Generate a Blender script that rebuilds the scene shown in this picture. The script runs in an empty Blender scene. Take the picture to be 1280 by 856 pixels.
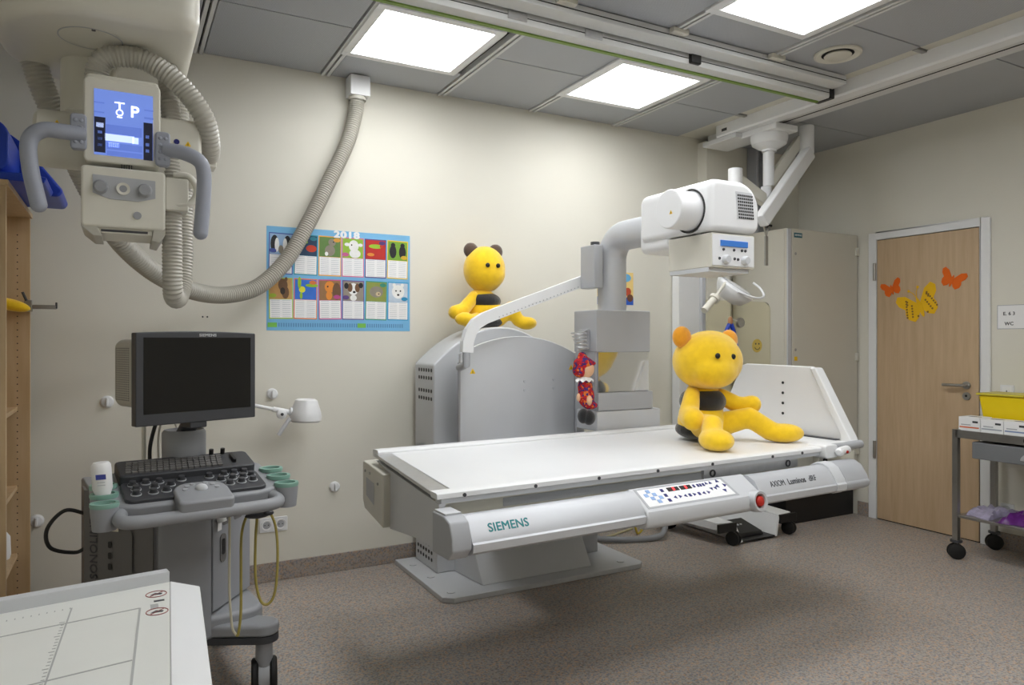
import bpy, bmesh, math, random
from mathutils import Vector, Matrix
PI = math.pi
random.seed(7)
scene = bpy.context.scene
col = scene.collection

# ------------------------------------------------------------------ camera
cam_d = bpy.data.cameras.new('camera')
cam = bpy.data.objects.new('camera', cam_d)
col.objects.link(cam)
cam.location = (0, 0, 1.35)
cam.rotation_euler = (PI / 2, 0, math.radians(-28.5))
cam_d.sensor_width = 36
cam_d.lens = 36 * 900 / 1280
cam_d.shift_y = -3 / 1280
cam_d.clip_start = 0.05
scene.camera = cam
# ------------------------------------------------------------------ world, exposure
world = bpy.data.worlds.new('world')
scene.world = world
world.use_nodes = True
world.node_tree.nodes['Background'].inputs[0].default_value = (0.8, 0.85, 0.9, 1)
world.node_tree.nodes['Background'].inputs[1].default_value = 0.3
scene.view_settings.view_transform = 'Standard'
scene.view_settings.look = 'None'
scene.view_settings.gamma = 1
scene.view_settings.use_curve_mapping = False
scene.view_settings.exposure = 1.0
LAMP = 6.6           # strength of the ceiling light panels

# ------------------------------------------------------------------ helpers
def lin(c):
    return tuple(((v / 255) / 12.92 if v / 255 <= 0.04045 else ((v / 255 + 0.055) / 1.055) ** 2.4) for v in c)

MATS = {}
def mat(name, c, rough=0.5, metal=0.0, var=0.04, scale=8.0, bump=0.0, bscale=200.0, emit=0.0, sheen=0.0, coat=0.0):
    if name in MATS:
        return MATS[name]
    m = bpy.data.materials.new(name)
    m.use_nodes = True
    nt = m.node_tree
    b = nt.nodes['Principled BSDF']
    base = lin(c)
    tc = nt.nodes.new('ShaderNodeTexCoord')
    nz = nt.nodes.new('ShaderNodeTexNoise')
    nz.inputs['Scale'].default_value = scale
    nz.inputs['Detail'].default_value = 3
    nt.links.new(tc.outputs['Object'], nz.inputs['Vector'])
    rp = nt.nodes.new('ShaderNodeValToRGB')
    rp.color_ramp.elements[0].position = 0.3
    rp.color_ramp.elements[1].position = 0.7
    rp.color_ramp.elements[0].color = tuple(v * (1 - var) for v in base) + (1,)
    rp.color_ramp.elements[1].color = tuple(min(1, v * (1 + var)) for v in base) + (1,)
    nt.links.new(nz.outputs['Fac'], rp.inputs['Fac'])
    nt.links.new(rp.outputs['Color'], b.inputs['Base Color'])
    b.inputs['Roughness'].default_value = rough
    b.inputs['Metallic'].default_value = metal
    if coat:
        b.inputs['Coat Weight'].default_value = coat
    if sheen:
        b.inputs['Sheen Weight'].default_value = sheen
    if emit:
        b.inputs['Emission Color'].default_value = base + (1,)
        b.inputs['Emission Strength'].default_value = emit
    if bump:
        n2 = nt.nodes.new('ShaderNodeTexNoise')
        n2.inputs['Scale'].default_value = bscale
        nt.links.new(tc.outputs['Object'], n2.inputs['Vector'])
        bp = nt.nodes.new('ShaderNodeBump')
        bp.inputs['Strength'].default_value = bump
        bp.inputs['Distance'].default_value = 0.003
        nt.links.new(n2.outputs['Fac'], bp.inputs['Height'])
        nt.links.new(bp.outputs['Normal'], b.inputs['Normal'])
    MATS[name] = m
    return m

def basis(d):
    d = Vector(d).normalized()
    a = Vector((0, 0, 1)) if abs(d.z) < 0.9 else Vector((1, 0, 0))
    u = a.cross(d).normalized()
    return u, d.cross(u).normalized(), d

def rrect(x0, x1, y0, y1, r, n=5):
    out = []
    rs = r if isinstance(r, (tuple, list)) else (r,) * 4      # order: (x1,y1) (x0,y1) (x0,y0) (x1,y0)
    for k, (cx, cy, sx, sy, a0) in enumerate(((x1, y1, -1, -1, 0), (x0, y1, 1, -1, 90), (x0, y0, 1, 1, 180), (x1, y0, -1, 1, 270))):
        q = rs[k]
        if q <= 0:
            out.append((cx, cy)); continue
        for i in range(n + 1):
            a = math.radians(a0 + 90 * i / n)
            out.append((cx + sx * q + q * math.cos(a), cy + sy * q + q * math.sin(a)))
    return out

def spline(pts, n=12):
    p = [Vector(q) for q in pts]
    p = [p[0] * 2 - p[1]] + p + [p[-1] * 2 - p[-2]]
    out = []
    for i in range(1, len(p) - 2):
        for k in range(n):
            t = k / n
            a, b, c, d = p[i - 1], p[i], p[i + 1], p[i + 2]
            out.append(0.5 * ((2 * b) + (c - a) * t + (2 * a - 5 * b + 4 * c - d) * t * t + (3 * b - a - 3 * c + d) * t ** 3))
    out.append(p[-2])
    return out

def resample(pts, step):
    out = [pts[0]]; acc = 0.0
    for a, b in zip(pts, pts[1:]):
        L = (b - a).length
        pos = step - acc
        while pos <= L:
            out.append(a.lerp(b, pos / L)); pos += step
        acc = L - (pos - step)
    return out

ROOTM = {}
def root_of(o):
    while o.parent:
        o = o.parent
    return o

class MB:
    def __init__(s):
        s.v = []; s.f = []
    def add(s, vs, fs):
        o = len(s.v)
        s.v += [Vector(v) for v in vs]
        s.f += [tuple(i + o for i in f) for f in fs]
        return s
    def box(s, x0, x1, y0, y1, z0, z1):
        return s.prism([(x0, y0), (x1, y0), (x1, y1), (x0, y1)], z0, z1, 'z')
    def prism(s, poly, a, b, axis='z'):
        n = len(poly)
        f = {'x': lambda p, t: (t, p[0], p[1]), 'y': lambda p, t: (p[0], t, p[1]), 'z': lambda p, t: (p[0], p[1], t)}[axis]
        vs = [f(p, a) for p in poly] + [f(p, b) for p in poly]
        fs = [tuple(range(n))[::-1], tuple(range(n, 2 * n))] + [(i, (i + 1) % n, n + (i + 1) % n, n + i) for i in range(n)]
        return s.add(vs, fs)
    def hexa(s, p):           # eight corners: four bottom, four top
        return s.add(p, [(3, 2, 1, 0), (4, 5, 6, 7), (0, 1, 5, 4), (1, 2, 6, 5), (2, 3, 7, 6), (3, 0, 4, 7)])
    def tube(s, pts, r, n=12, caps=True):
        pts = [Vector(p) for p in pts]
        m = len(pts)
        rr = r if isinstance(r, (list, tuple)) else [r] * m
        vs = []; fs = []
        u = None
        for i, p in enumerate(pts):
            t = (pts[min(i + 1, m - 1)] - pts[max(i - 1, 0)])
            t.normalize()
            if u is None:
                u, w, _ = basis(t)
            else:
                u = (u - t * u.dot(t)).normalized()
                w = t.cross(u)
            for k in range(n):
                a = 2 * PI * k / n
                vs.append(p + (u * math.cos(a) + w * math.sin(a)) * rr[i])
        for i in range(m - 1):
            for k in range(n):
                k2 = (k + 1) % n
                fs.append((i * n + k, i * n + k2, (i + 1) * n + k2, (i + 1) * n + k))
        if caps:
            fs.append(tuple(range(n))[::-1]); fs.append(tuple((m - 1) * n + k for k in range(n)))
        return s.add(vs, fs)
    def cyl(s, p, q, r0, r1=None, n=24):
        return s.tube([p, q], [r0, r0 if r1 is None else r1], n)
    def lathe(s, prof, c, d=(0, 0, 1), n=28, caps=True):
        u, w, d = basis(d)
        c = Vector(c)
        vs = []; fs = []
        for r, h in prof:
            for k in range(n):
                a = 2 * PI * k / n
                vs.append(c + d * h + (u * math.cos(a) + w * math.sin(a)) * max(r, 1e-5))
        m = len(prof)
        for i in range(m - 1):
            for k in range(n):
                k2 = (k + 1) % n
                fs.append((i * n + k, i * n + k2, (i + 1) * n + k2, (i + 1) * n + k))
        if caps:
            fs.append(tuple(range(n))[::-1]); fs.append(tuple((m - 1) * n + k for k in range(n)))
        return s.add(vs, fs)
    def ell(s, c, r, n=20, m=12, rot=None):
        c = Vector(c); vs = []; fs = []
        rot = rot or Matrix.Identity(3)
        for i in range(m + 1):
            th = PI * i / m
            for k in range(n):
                a = 2 * PI * k / n
                rad = max(math.sin(th), 1e-4)
                vs.append(c + rot @ Vector((r[0] * rad * math.cos(a), r[1] * rad * math.sin(a), r[2] * math.cos(th))))
        for i in range(m):
            for k in range(n):
                k2 = (k + 1) % n
                fs.append((i * n + k, (i + 1) * n + k, (i + 1) * n + k2, i * n + k2))
        return s.add(vs, fs)
    def strip(s, pts, half, t0, t1, axis='y'):
        # a flat band: centre line pts (2D), half width, extruded t0..t1 along the axis
        n = len(pts); L = []; Rr = []
        for i in range(n):
            a = Vector(pts[max(i - 1, 0)]); b = Vector(pts[min(i + 1, n - 1)])
            t = (b - a).normalized(); nn = Vector((-t.y, t.x))
            p = Vector(pts[i])
            L.append(p + nn * half); Rr.append(p - nn * half)
        for i in range(n - 1):
            s.prism([Rr[i], Rr[i + 1], L[i + 1], L[i]], t0, t1, axis)
        return s
    def mesh(s, name, m, off=None):
        me = bpy.data.meshes.new(name)
        vs = s.v
        if off is not None:
            vs = [off @ v for v in vs]
        me.from_pydata([tuple(v) for v in vs], [], s.f)
        bm = bmesh.new(); bm.from_mesh(me)
        bmesh.ops.remove_doubles(bm, verts=bm.verts, dist=1e-5)
        bmesh.ops.recalc_face_normals(bm, faces=bm.faces)
        bm.to_mesh(me); bm.free()
        me.polygons.foreach_set('use_smooth', [True] * len(me.polygons))
        me.set_sharp_from_angle(angle=math.radians(38))
        me.materials.append(m)
        return me
    def build(s, name, m, parent=None, world=True, bevel=0.0, seg=2):
        if parent is not None:
            off = ROOTM[root_of(parent).name].inverted() if world else None
            o = bpy.data.objects.new(name, s.mesh(name, m, off))
            col.objects.link(o)
            o.parent = parent
        else:
            xs = [v.x for v in s.v]; ys = [v.y for v in s.v]; zs = [v.z for v in s.v]
            base = Vector(((min(xs) + max(xs)) / 2, (min(ys) + max(ys)) / 2, min(zs)))
            o = bpy.data.objects.new(name, s.mesh(name, m, Matrix.Translation(-base)))
            o.location = base
            col.objects.link(o)
            ROOTM[o.name] = Matrix.Translation(base)
        if bevel:
            b = o.modifiers.new('bevel', 'BEVEL')
            b.width = bevel; b.segments = seg; b.limit_method = 'ANGLE'; b.angle_limit = math.radians(40)
            b.harden_normals = True
        return o

def tag(o, label=None, cat=None, group=None, kind=None):
    if label: o['label'] = label
    if cat: o['category'] = cat
    if group: o['group'] = group
    if kind: o['kind'] = kind
    return o

def thing(name, label, cat, loc=(0, 0, 0), rz=0.0, group=None, kind=None):
    o = bpy.data.objects.new(name, None)
    col.objects.link(o)
    o.location = loc; o.rotation_euler = (0, 0, rz); o.empty_display_size = 0.1
    ROOTM[o.name] = Matrix.Translation(Vector(loc)) @ Matrix.Rotation(rz, 4, 'Z')
    return tag(o, label, cat, group, kind)

def inst(name, me, parent, loc, rot=None, world=True):
    o = bpy.data.objects.new(name, me)
    col.objects.link(o); o.parent = parent
    M = Matrix.Translation(Vector(loc)) @ (rot.to_4x4() if rot is not None else Matrix.Identity(4))
    if world:
        M = ROOTM[root_of(parent).name].inverted() @ M
    o.matrix_local = M
    return o

def text(body, size, m, parent, origin, right, up, name='lettering', bold=0.0, align='CENTER', world=True, sx=1.0, depth=0.0006):
    cu = bpy.data.curves.new('t', 'FONT')
    cu.body = body; cu.size = 1.0; cu.extrude = depth / size; cu.space_character = 1 + 2.0 * bold / size
    cu.align_x = align; cu.align_y = 'CENTER'; cu.resolution_u = 3
    to = bpy.data.objects.new('t', cu)
    me = bpy.data.meshes.new_from_object(to)
    bpy.data.objects.remove(to); bpy.data.curves.remove(cu)
    r = Vector(right).normalized(); u = Vector(up).normalized(); nn = r.cross(u)
    q = size
    M = Matrix(((r.x * sx * q, u.x * q, nn.x * q, origin[0]), (r.y * sx * q, u.y * q, nn.y * q, origin[1]), (r.z * sx * q, u.z * q, nn.z * q, origin[2]), (0, 0, 0, 1)))
    if world:
        M = ROOTM[root_of(parent).name].inverted() @ M
    if bold:                     # heavier strokes: the outline repeated a hair to each side
        e = bold / size; bmx = bmesh.new()
        for k, (ox, oy) in enumerate(((0, 0), (e, 0), (-e, 0), (0, e), (0, -e), (e * .7, e * .7), (-e * .7, e * .7), (e * .7, -e * .7), (-e * .7, -e * .7))):
            mk = me.copy(); mk.transform(Matrix.Translation((ox, oy, k * 2e-4))); bmx.from_mesh(mk); bpy.data.meshes.remove(mk)
        bmx.to_mesh(me); bmx.free()
    me.transform(M)
    me.materials.clear(); me.materials.append(m); me.name = name
    o = bpy.data.objects.new(name, me)
    col.objects.link(o); o.parent = parent
    return o

def flat(parent, name, m, c, right, up, poly, th=0.0008, world=True):
    # a thin flat piece: 2D polygon laid on the plane (right, up) at c
    r = Vector(right).normalized(); u = Vector(up).normalized(); nn = r.cross(u); c = Vector(c)
    b = MB(); n = len(poly)
    lo = [c + r * p[0] + u * p[1] for p in poly]; hi = [q + nn * th for q in lo]
    b.add(lo + hi, [tuple(range(n))[::-1], tuple(range(n, 2 * n))] + [(i, (i + 1) % n, n + (i + 1) % n, n + i) for i in range(n)])
    return b.build(name, m, parent, world)

def circ(r, n=20, cx=0, cy=0, ry=None):
    ry = ry or r
    return [(cx + r * math.cos(2 * PI * k / n), cy + ry * math.sin(2 * PI * k / n)) for k in range(n)]
def rect(w, h, cx=0, cy=0):
    return [(cx - w / 2, cy - h / 2), (cx + w / 2, cy - h / 2), (cx + w / 2, cy + h / 2), (cx - w / 2, cy + h / 2)]
X = Vector((1, 0, 0)); Y = Vector((0, 1, 0)); Z = Vector((0, 0, 1))

def hose(pts, r, pitch=0.013, n=14):
    p = resample(spline(pts, 24), pitch / 4)
    rad = [r * (1 - 0.11 * (0 if i % 4 == 0 else (0.5 if i % 4 in (1, 3) else 1.0))) for i in range(len(p))]
    return MB().tube(p, rad, n)

# ------------------------------------------------------------------ materials
def speckle(name, base, dots, rough):
    m = bpy.data.materials.new(name); m.use_nodes = True
    nt = m.node_tree; b = nt.nodes['Principled BSDF']
    tc = nt.nodes.new('ShaderNodeTexCoord')
    prev = None
    rgb = nt.nodes.new('ShaderNodeRGB'); rgb.outputs[0].default_value = lin(base) + (1,)
    prev = rgb.outputs[0]
    for k, (c, sc, lo, hi, amt) in enumerate(dots):
        mp = nt.nodes.new('ShaderNodeMapping'); mp.inputs['Location'].default_value = (k * 3.7, k * 1.9, k)
        nz = nt.nodes.new('ShaderNodeTexNoise'); nz.inputs['Scale'].default_value = sc; nz.inputs['Detail'].default_value = 1
        rp = nt.nodes.new('ShaderNodeMapRange'); rp.inputs[1].default_value = lo; rp.inputs[2].default_value = hi; rp.inputs[4].default_value = amt
        mx = nt.nodes.new('ShaderNodeMix'); mx.data_type = 'RGBA'
        nt.links.new(tc.outputs['Object'], mp.inputs['Vector']); nt.links.new(mp.outputs[0], nz.inputs['Vector'])
        nt.links.new(nz.outputs['Fac'], rp.inputs[0]); nt.links.new(rp.outputs[0], mx.inputs[0])
        nt.links.new(prev, mx.inputs[6]); mx.inputs[7].default_value = lin(c) + (1,)
        prev = mx.outputs[2]
    nt.links.new(prev, b.inputs['Base Color'])
    b.inputs['Roughness'].default_value = rough
    MATS[name] = m
    return m

M_floor = speckle('speckled_vinyl', (172, 165, 157), [((206, 168, 130), 84, .52, .62, .75), ((124, 131, 146), 92, .53, .62, .8), ((124, 113, 104), 104, .55, .64, .7), ((190, 186, 178), 90, .58, .66, .6)], 0.42)
M_base = speckle('speckled_skirting', (158, 149, 141), [((182, 148, 116), 84, .53, .62, .6), ((118, 121, 132), 92, .55, .63, .7), ((116, 104, 96), 104, .56, .64, .6)], 0.5)
M_wall = mat('wall_paint', (223, 220, 208), 0.75, var=0.012, scale=3, bump=0.15, bscale=260)
def perforated():
    m = bpy.data.materials.new('perforated_metal'); m.use_nodes = True
    nt = m.node_tree; b = nt.nodes['Principled BSDF']
    tc = nt.nodes.new('ShaderNodeTexCoord')
    vo = nt.nodes.new('ShaderNodeTexVoronoi'); vo.inputs['Scale'].default_value = 150; vo.inputs['Randomness'].default_value = 0
    nt.links.new(tc.outputs['Object'], vo.inputs['Vector'])
    rp = nt.nodes.new('ShaderNodeValToRGB')
    rp.color_ramp.elements[0].position = .28; rp.color_ramp.elements[0].color = lin((122, 125, 130)) + (1,)
    rp.color_ramp.elements[1].position = .36; rp.color_ramp.elements[1].color = lin((180, 183, 188)) + (1,)
    nt.links.new(vo.outputs['Distance'], rp.inputs['Fac']); nt.links.new(rp.outputs['Color'], b.inputs['Base Color'])
    b.inputs['Roughness'].default_value = .55; b.inputs['Metallic'].default_value = .1
    return m
M_ceil = perforated()
M_rail = mat('ceiling_rail_paint', (214, 215, 214), .5, var=.02)
M_dark = mat('dark_gap', (40, 40, 40), .8)
M_white = mat('white_lacquer', (232, 233, 234), .32, var=.012, scale=4)
M_cream = mat('cream_plastic', (214, 211, 199), .4, var=.015, scale=5)
M_grey = mat('machine_grey', (203, 205, 208), .42, var=.02, scale=4)
M_grey2 = mat('machine_mid_grey', (174, 176, 180), .42, var=.02, scale=4)
M_silver = mat('silver_paint', (200, 202, 206), .42, metal=.2, var=.015, scale=6)
M_alu = mat('brushed_aluminium', (196, 196, 196), .34, metal=.85, var=.04, scale=30)
M_steel = mat('stainless_steel', (170, 168, 164), .3, metal=.9, var=.04, scale=25)
M_black = mat('black_plastic', (22, 22, 23), .42, var=.1)
M_rubber = mat('black_rubber', (18, 18, 18), .6, var=.1)
M_char = mat('charcoal_plastic', (62, 63, 67), .45, var=.05)
M_us = mat('ultrasound_grey', (148, 150, 154), .45, var=.03, bump=.08, bscale=500)
M_usd = mat('ultrasound_dark_grey', (106, 104, 103), .5, var=.04, bump=.08, bscale=500)
M_hose = mat('hose_grey', (178, 175, 165), .38, var=.03)
M_teal = mat('teal_print', (18, 128, 132), .5)
M_print = mat('dark_print', (52, 54, 58), .5)
M_navy = mat('navy_print', (28, 30, 110), .5)
M_paper = mat('paper_white', (240, 240, 240), .7, var=.01)
M_yellow = mat('warning_yellow', (240, 196, 20), .5)
M_green = mat('mint_cup_plastic', (132, 172, 158), .45, var=.03)
M_blue = mat('blue_vinyl', (24, 62, 178), .42, var=.06, bump=.1, bscale=120)
def wood(name, c1, c2, sc):
    m = bpy.data.materials.new(name); m.use_nodes = True
    nt = m.node_tree; b = nt.nodes['Principled BSDF']
    tc = nt.nodes.new('ShaderNodeTexCoord'); mp = nt.nodes.new('ShaderNodeMapping'); mp.inputs['Scale'].default_value = sc
    nz = nt.nodes.new('ShaderNodeTexNoise'); nz.inputs['Scale'].default_value = 6; nz.inputs['Detail'].default_value = 6
    rp = nt.nodes.new('ShaderNodeValToRGB')
    rp.color_ramp.elements[0].position = .3; rp.color_ramp.elements[0].color = lin(c1) + (1,)
    rp.color_ramp.elements[1].position = .7; rp.color_ramp.elements[1].color = lin(c2) + (1,)
    nt.links.new(tc.outputs['Object'], mp.inputs[0]); nt.links.new(mp.outputs[0], nz.inputs['Vector'])
    nt.links.new(nz.outputs['Fac'], rp.inputs[0]); nt.links.new(rp.outputs[0], b.inputs['Base Color'])
    b.inputs['Roughness'].default_value = .45
    return m
M_door = wood('beech_door', (188, 161, 128), (201, 175, 142), (6, 6, .5))
M_beech = wood('beech_shelf', (192, 163, 124), (206, 179, 141), (5, 5, .5))
def plush(name, c):
    m = mat(name, c, .9, var=.07, scale=30, bump=.5, bscale=420, sheen=.5)
    return m
M_plush = plush('yellow_plush', (252, 204, 8))
M_plushb = plush('black_plush', (24, 23, 24))
M_plushbr = plush('brown_plush', (84, 66, 54))

# ================================================================== ROOM
XL, XR, YB, YF, H = -0.80, 5.03, 4.19, -1.7, 2.89
tag(MB().box(XL - .1, XR + .1, YF - .1, YB + .1, -.1, 0).build('floor', M_floor), 'grey brown speckled vinyl floor', kind='structure')
tag(MB().box(XL - .1, XR + .1, YB, YB + .1, 0, 3.05).build('wall_back', M_wall), 'cream painted back wall', kind='structure')
tag(MB().box(XR, XR + .1, YF - .1, YB, 0, 3.05).build('wall_right', M_wall), 'cream painted wall with the door', kind='structure')
tag(MB().box(XL - .1, XL, YF - .1, YB, 0, 3.05).build('wall_left', M_wall), 'cream painted wall behind the bookcase', kind='structure')
tag(MB().box(XL, XR, YF - .1, YF, 0, 3.05).build('wall_front', M_wall), 'cream painted wall behind the viewer', kind='structure')
tag(MB().box(XL, XR, YB - .012, YB, 0, .105).build('baseboard_back', M_base, bevel=.003), 'speckled vinyl skirting along the back wall', kind='structure')
b = MB(); b.box(XR - .012, XR, 3.53, 3.63, 0, .105); b.box(XR - .012, XR, YF, 2.66, 0, .105)
tag(b.build('baseboard_right', M_base, bevel=.003), 'speckled vinyl skirting along the door wall', kind='structure')
tag(MB().box(3.90, 4.14, 4.09, YB, 0, 2.86).build('trim_1', M_wall), 'boxed pilaster on the back wall', kind='structure')

ceil = tag(MB().box(XL - .1, XR + .1, YF - .1, YB + .1, 2.925, 3.02).build('ceiling', M_dark), 'grey perforated metal panel ceiling', kind='structure')
RX = [.36, 1.04, 1.765, 2.425, 3.11]
def panel(x0, x1, y0, y1):
    g = .003
    MB().box(x0 + g, x1 - g, y0 + g, y1 - g, 2.89, 2.92).build('ceiling_panel', M_ceil, ceil, bevel=.002, seg=1)
def crail(x):
    MB().box(x - .024, x - .006, YF, YB, 2.882, 2.915).build('ceiling_rail', M_rail, ceil)
    MB().box(x + .006, x + .024, YF, YB, 2.882, 2.915).build('ceiling_rail', M_rail, ceil)
for x in RX:
    crail(x)
W = .028
cols = [(XL, RX[0] - W, 0), (RX[0] + W, RX[1] - W, 0), (RX[1] + W, RX[2] - W, 1), (RX[2] + W, RX[3] - W, 0), (RX[3] + W, RX[4] - W, 1), (RX[4] + W, 3.70, 2), (4.10, XR, 0)]
LY = [3.49, 2.185, .88, -.425]
for x0, x1, k in cols:
    if k == 1:
        ys = [YB]
        for c in LY:
            ys += [c + .31, c - .31]
        ys += [YF]
        for i, (a, c) in enumerate(zip(ys, ys[1:])):
            if i % 2 == 0:
                panel(x0, x1, c, a)
    else:
        ys = [YB, 3.5, 2.2, .9, -.4, YF] if k == 0 else [YB, 3.6, 2.3, 1.0, -.3, YF]
        for a, c in zip(ys, ys[1:]):
            panel(x0, x1, c, a)
# beige strip beside the overhead track
for a, c in ((YB, 3.62), (3.58, 2.36), (2.32, 1.1), (1.06, YF)):
    MB().box(3.705, 4.095, c, a, 2.90, 2.92).build('ceiling_panel', M_cream, ceil)
for y in (3.60, 2.34, 1.08):
    MB().box(3.705, 3.79, y - .014, y + .014, 2.89, 2.915).build('ceiling_bracket', M_steel, ceil)

# light panels
M_lamp = bpy.data.materials.new('lit_diffuser'); M_lamp.use_nodes = True
nb = M_lamp.node_tree.nodes['Principled BSDF']
nb.inputs['Base Color'].default_value = (.9, .9, .9, 1)
nb.inputs['Emission Color'].default_value = (.97, .985, 1, 1)
nb.inputs['Emission Strength'].default_value = LAMP
def ceiling_light(x, y, label):
    t = thing('ceiling_light', label, 'ceiling light', (x, y, 2.875), group='square ceiling light panels')
    o = MB(); h = .33; g = .285
    for a in ((-h, h, -h, -g), (-h, h, g, h), (-h, -g, -g, g), (g, h, -g, g)):
        o.box(x + a[0], x + a[1], y + a[2], y + a[3], 2.876, 2.92)
    o.build('frame', M_white, t, bevel=.003)  # white colour stands in for lamp light glowing through the rim
    MB().box(x - g, x + g, y - g, y + g, 2.888, 2.915).build('diffuser', M_lamp, t)
C1, C2 = 1.36, 2.715
ceiling_light(C1, LY[0], 'lit square ceiling panel above the wall calendar side, leftmost in view')
ceiling_light(C2, LY[0], 'lit square ceiling panel above the fluoroscopy stand, next to the back wall')
ceiling_light(C2, LY[1], 'lit square ceiling panel at the top edge, nearest the round air vent')
ceiling_light(C1, LY[1], 'lit square ceiling panel above the room centre, out of view overhead')
ceiling_light(C1, LY[2], 'lit square ceiling panel nearest the viewer, out of view on the left')
ceiling_light(C2, LY[2], 'lit square ceiling panel nearest the viewer, out of view on the right')
ceiling_light(C1, LY[3], 'added fill light panel, unseen behind the viewer on the bookcase side')  # unseen row added to brighten the walls more evenly
ceiling_light(C2, LY[3], 'added fill light panel, unseen behind the viewer on the door side')  # second panel of the added unseen fill row

# round air vent
t = thing('air_vent', 'round white ceiling air vent between light panel and overhead track', 'vent', (3.385, 2.565, 2.89))
MB().lathe([(.082, -.004), (.108, -.014), (.120, -.008), (.120, .001), (.084, .001)], (3.385, 2.565, 2.888), n=40, caps=False).build('ring', M_cream, t)
MB().lathe([(0, -.022), (.06, -.020), (.070, -.012), (.064, -.004), (0, -.004)], (3.385, 2.565, 2.888), n=40).build('disc', M_cream, t)
MB().lathe([(.0, 0), (.09, 0), (.09, .002), (0, .002)], (3.385, 2.565, 2.8885), n=32).build('throat', M_dark, t)

# door
d = thing('door_1', 'beech veneer door in a white frame', None, (XR, 3.09, 0), kind='structure')
o = MB(); o.box(XR - .02, XR, 3.467, 3.53, 0, 2.16); o.box(XR - .02, XR, 2.655, 2.718, 0, 2.16); o.box(XR - .02, XR, 2.718, 3.467, 2.105, 2.16)
o.build('door_frame', M_white, d, bevel=.004)
MB().box(XR - .003, XR, 2.718, 3.467, 0, 2.105).build('rebate', M_dark, d)
leaf = MB().box(XR - .014, XR - .003, 2.728, 3.462, .008, 2.10).build('door_leaf', M_door, d, bevel=.002)
for z in (1.80, .46):
    MB().cyl((XR - .028, 3.474, z), (XR - .028, 3.474, z + .13), .011, n=14).build('hinge', M_steel, d)
o = MB(); o.lathe([(0, .01), (.026, .01), (.026, 0), (0, 0)], (XR - .014, 2.805, 1.045), (-1, 0, 0)); o.tube(spline([(XR - .02, 2.805, 1.045), (XR - .06, 2.805, 1.045), (XR - .066, 2.83, 1.045), (XR - .066, 2.94, 1.045)], 6), .0095, 12)
o.build('door_handle', M_steel, leaf)
MB().lathe([(0, .009), (.026, .009), (.026, 0), (0, 0)], (XR - .014, 2.805, .972), (-1, 0, 0)).build('lock_plate', M_steel, leaf)
MB().lathe([(0, .011), (.008, .011), (.008, 0), (0, 0)], (XR - .014, 2.805, .974), (-1, 0, 0), n=14).build('keyhole', M_dark, leaf)

# ================================================================== OVERHEAD TRACKS
t = thing('ceiling_track', 'long pale ceiling track with green underside stripe and black end caps', 'ceiling track', (1.5, 2.85, 2.78))
o = MB(); o.prism([(2.865, 2.79), (2.95, 2.79), (2.955, 2.80), (2.955, 2.845), (2.945, 2.855), (2.865, 2.855), (2.86, 2.845), (2.86, 2.80)], XL, 3.70, 'x')
o.build('beam', M_rail, t)
MB().prism([(2.75, 2.835), (2.845, 2.835), (2.845, 2.886), (2.75, 2.886)], XL, 3.705, 'x').build('carrier_profile', M_rail, t, bevel=.004)
MB().box(XL, 3.70, 2.748, 2.7505, 2.855, 2.859).build('groove', M_dark, t)
MB().box(XL, 3.70, 2.857, 2.8605, 2.817, 2.820).build('groove', M_dark, t)
MB().box(XL, 3.69, 2.93, 2.952, 2.783, 2.79).build('green_stripe', mat('green_stripe', (120, 150, 60), .5), t)
MB().box(3.70, 3.735, 2.85, 2.965, 2.785, 2.86).build('end_cap', M_black, t, bevel=.006)
MB().box(2.60, 2.67, 2.835, 2.862, 2.79, 2.85).build('bumper', M_black, t, bevel=.008)
for x in RX[1:]:
    MB().box(x - .05, x + .05, 2.715, 2.75, 2.862, 2.888).build('clamp', M_cream, t, bevel=.004)
for x in (1.58, 2.0):
    MB().box(x - .05, x + .05, 2.852, 2.862, 2.80, 2.84).build('joint_plate', M_alu, t, bevel=.003)

t = thing('ceiling_track', 'broad white ceiling track running beside the door wall', 'ceiling track', (3.9, 1.2, 2.76))
MB().prism([(3.80, 2.815), (3.88, 2.815), (3.89, 2.825), (3.89, 2.899), (3.79, 2.899), (3.79, 2.825)], YF, 3.88, 'y').build('beam', M_white, t)
MB().prism([(3.93, 2.842), (4.08, 2.842), (4.088, 2.85), (4.088, 2.899), (3.922, 2.899), (3.922, 2.85)], YF, 4.10, 'y').build('side_profile', M_rail, t)
MB().box(3.985, 3.993, YF, 4.0, 2.839, 2.8425).build('groove', M_dark, t)
MB().box(3.80, 4.05, 3.70, 4.03, 2.780, 2.815).build('end_plate', M_white, t, bevel=.005)
flat(t, 'type_label', M_print, (3.7895, 3.80, 2.855), -Y, Z, rect(.05, .02))
for y in (2.05, 2.75):
    MB().box(3.89, 3.925, y - .02, y + .02, 2.835, 2.86).build('clip', M_steel, t)
    MB().box(3.89, 3.925, y + .04, y + .07, 2.835, 2.86).build('clip', M_steel, t)

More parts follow.
